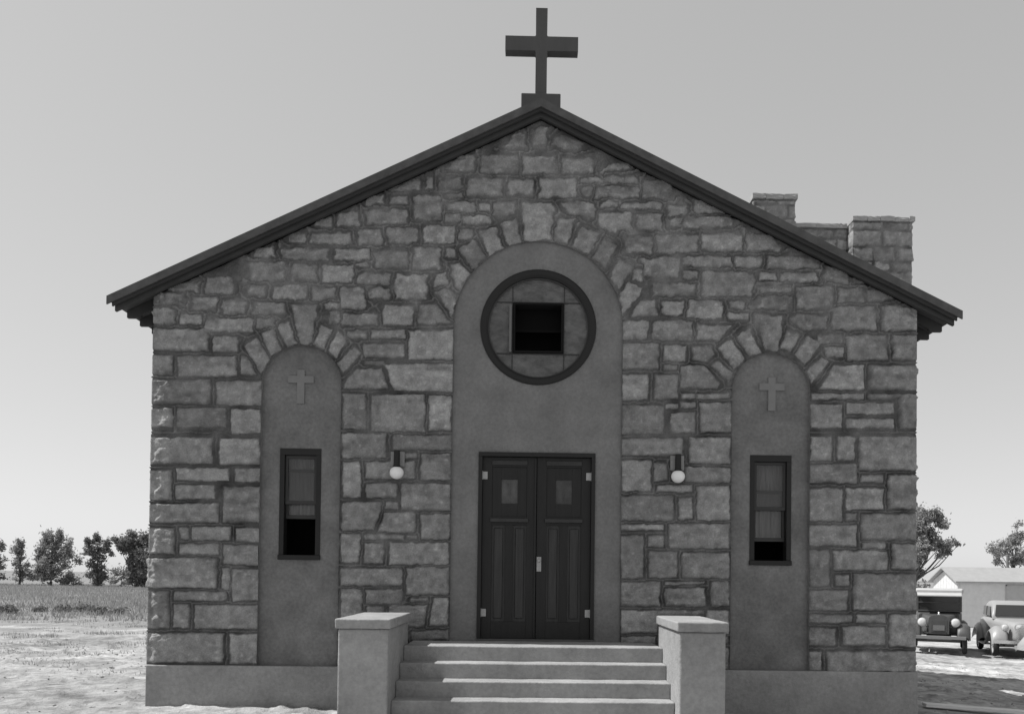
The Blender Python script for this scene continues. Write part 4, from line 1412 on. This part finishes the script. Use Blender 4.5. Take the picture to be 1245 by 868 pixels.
# rounded pale sedan
def sedan(label, x, y, rz):
    c = thing('sedan', label, 'car', (x, y, gz(x, y)), rz, group='cars parked behind the church')
    b = bmesh.new()
    # lower body + hood as one loft along y (front -Y at 0)
    loft(b, [rsec(.40, .50, .92, -.02, .12), rsec(.56, .46, 1.02, .10, .16), rsec(.80, .42, 1.08, .60, .18), rsec(1.10, .40, 1.12, 1.15, .20), rsec(1.36, .38, 1.15, 1.45, .18),
             rsec(1.44, .36, 1.16, 2.1, .18), rsec(1.44, .36, 1.14, 3.1, .20), rsec(1.30, .40, 1.06, 3.7, .22), rsec(.98, .46, .90, 4.05, .2)])
    obj('body', b, M['cargrey'], c, smooth=True)
    b = bmesh.new()
    loft(b, [rsec(1.24, 1.08, 1.15, 1.34, .03), rsec(1.22, 1.08, 1.38, 1.50, .10), rsec(1.18, 1.08, 1.62, 1.74, .16), rsec(1.16, 1.08, 1.69, 2.2, .2), rsec(1.14, 1.08, 1.68, 2.8, .2),
             rsec(1.12, 1.06, 1.54, 3.3, .2), rsec(1.02, 1.0, 1.25, 3.75, .12)])
    obj('cabin', b, M['cargrey'], c, smooth=True)
    b = bmesh.new(); loft(b, [[(-.54, 1.40, 1.22), (.54, 1.40, 1.22), (.54, 1.33, 1.23), (-.54, 1.33, 1.23)], [(-.47, 1.66, 1.555), (.47, 1.66, 1.555), (.47, 1.585, 1.565), (-.47, 1.585, 1.565)]])
    obj('windshield', b, M['glassdark'], c)
    for sx_ in (-1, 1):
        for (ya, yb) in ((1.72, 2.32), (2.42, 3.05)):
            b = bmesh.new(); loft(b, [[(sx_*.632, ya, 1.20), (sx_*.632, yb, 1.20), (sx_*.60, yb, 1.20), (sx_*.60, ya, 1.20)],
                     [(sx_*.606, ya+.06, 1.50), (sx_*.606, yb-.03, 1.50), (sx_*.57, yb-.03, 1.50), (sx_*.57, ya+.06, 1.50)]])
            obj('side_window', b, M['glassdark'], c)
    b = bmesh.new(); loft(b, [rsec(.24, .48, 1.0, -.10, .10), rsec(.42, .46, 1.03, .0, .14), rsec(.50, .46, 1.04, .10, .16)])
    for k in range(10): box(b, -.18, .18, -.118, -.08, .56+.04*k, .575+.04*k)
    obj('grille', b, M['chrome'], c)
    for sx_ in (-1, 1):
        headlight(c, sx_*.47, .14, .90, .115, M['cargrey'])
        wheel(c, sx_*.70, .42, .345, .16, False); wheel(c, sx_*.70, 3.15, .345, .16, False)
        fender(c, [(-.12, .44), (-.06, .62), (.10, .78), (.38, .86), (.64, .80), (.90, .62), (1.15, .44), (1.4, .34)], sx_*.42, sx_*.87, .03, M['cargrey'], .09)
        fender(c, [(2.56, .36), (2.70, .62), (2.92, .80), (3.18, .84), (3.46, .74), (3.70, .56), (3.84, .40)], sx_*.56, sx_*.87, .03, M['cargrey'], .09)
        b = bmesh.new(); box(b, min(sx_*.62, sx_*.86), max(sx_*.62, sx_*.86), 1.41, 2.57, .29, .33, .008); obj('running_board', b, M['cargrey'], c)
    for yy in (-.30, 4.14):
        b = bmesh.new()
        loft(b, [[(xx, yy+.10*(xx/.8)**2*(1 if yy < 0 else -1)+dy_, zz_) for dy_, zz_ in ((0, .44), (.035, .44), (.035, .54), (0, .54))] for xx in np.linspace(-.82, .82, 13)])
        for sx_ in (-1, 1):
            if yy < 0: box(b, sx_*.36-.02, sx_*.36+.02, -.27, .10, .46, .50)
            else: box(b, sx_*.36-.02, sx_*.36+.02, 3.9, 4.15, .46, .50)
        obj('bumper', b, M['chrome'], c)
    b = bmesh.new(); box(b, -.6, .6, .38, .46, .30, .37, .01); box(b, -.6, .6, 3.11, 3.19, .30, .37, .01); box(b, -.45, .45, .2, 3.9, .33, .42); obj('chassis', b, M['carblack'], c)
    c.scale = (1.05, 1.05, 1.05)
    return c
sedan('rounded pale grey sedan parked in front of the shed', 15.62, 15.0, R(-21))
sedan('pale sedan mostly outside the right edge, only its nose in view', 14.40, 12.1, R(-82))

# ------------------------------------------------------------ light, sky, camera
toL = Vector((-.70, .055, 1.0)).normalized()
sun = bpy.data.lights.new('sun', 'SUN'); sun.energy = 4.2; sun.angle = R(.5); sun.color = (1.0, .995, .985)
so = bpy.data.objects.new('sun', sun); COL.objects.link(so)
so.rotation_euler = toL.to_track_quat('Z', 'Y').to_euler(); so.location = (-20, 5, 30)
w = bpy.data.worlds.new('World'); scene.world = w; w.use_nodes = True
nt = w.node_tree; N = nt.nodes; L = nt.links
bg = N['Background']
sky = N.new('ShaderNodeTexSky'); sky.sky_type = 'NISHITA'; sky.sun_disc = False
sky.sun_elevation = math.asin(toL.z); sky.sun_rotation = math.atan2(toL.x, toL.y)
sky.dust_density = .6; sky.air_density = 1.0; sky.ozone_density = 1.0
bw = N.new('ShaderNodeRGBToBW')          # a black and white plate with a soft tonal response
L.new(sky.outputs[0], bw.inputs[0])
pw = N.new('ShaderNodeMath'); pw.operation = 'POWER'; pw.inputs[1].default_value = .42
L.new(bw.outputs[0], pw.inputs[0])
ml = N.new('ShaderNodeMath'); ml.operation = 'MULTIPLY'; ml.inputs[1].default_value = 2.70
L.new(pw.outputs[0], ml.inputs[0]); L.new(ml.outputs[0], bg.inputs['Color'])
bg.inputs['Strength'].default_value = .10

cam = bpy.data.cameras.new('camera'); co_ = bpy.data.objects.new('camera', cam); COL.objects.link(co_)
scene.camera = co_
cam.sensor_fit = 'HORIZONTAL'; cam.sensor_width = 36; cam.lens = 987/1245*36
cam.clip_start = .1; cam.clip_end = 20000
cam.shift_x = (622.5-661.31)/1245; cam.shift_y = (683.10-434)/1245
r_ = Vector((0.99976232, -0.01854361, 0.01146498)); u_ = Vector((-0.01178267, -0.01711457, 0.99978411)); d_ = Vector((0.01834339, 0.99968156, 0.01732899))
co_.matrix_world = Matrix(((r_.x, u_.x, -d_.x, CX), (r_.y, u_.y, -d_.y, CY), (r_.z, u_.z, -d_.z, CZ), (0, 0, 0, 1)))

scene.render.engine = 'CYCLES'
scene.cycles.use_denoising = True
scene.cycles.max_bounces = 6
scene.cycles.transparent_max_bounces = 8
scene.view_settings.view_transform = 'Standard'
scene.view_settings.look = 'None'
scene.view_settings.exposure = 0.45
scene.view_settings.gamma = 1.0
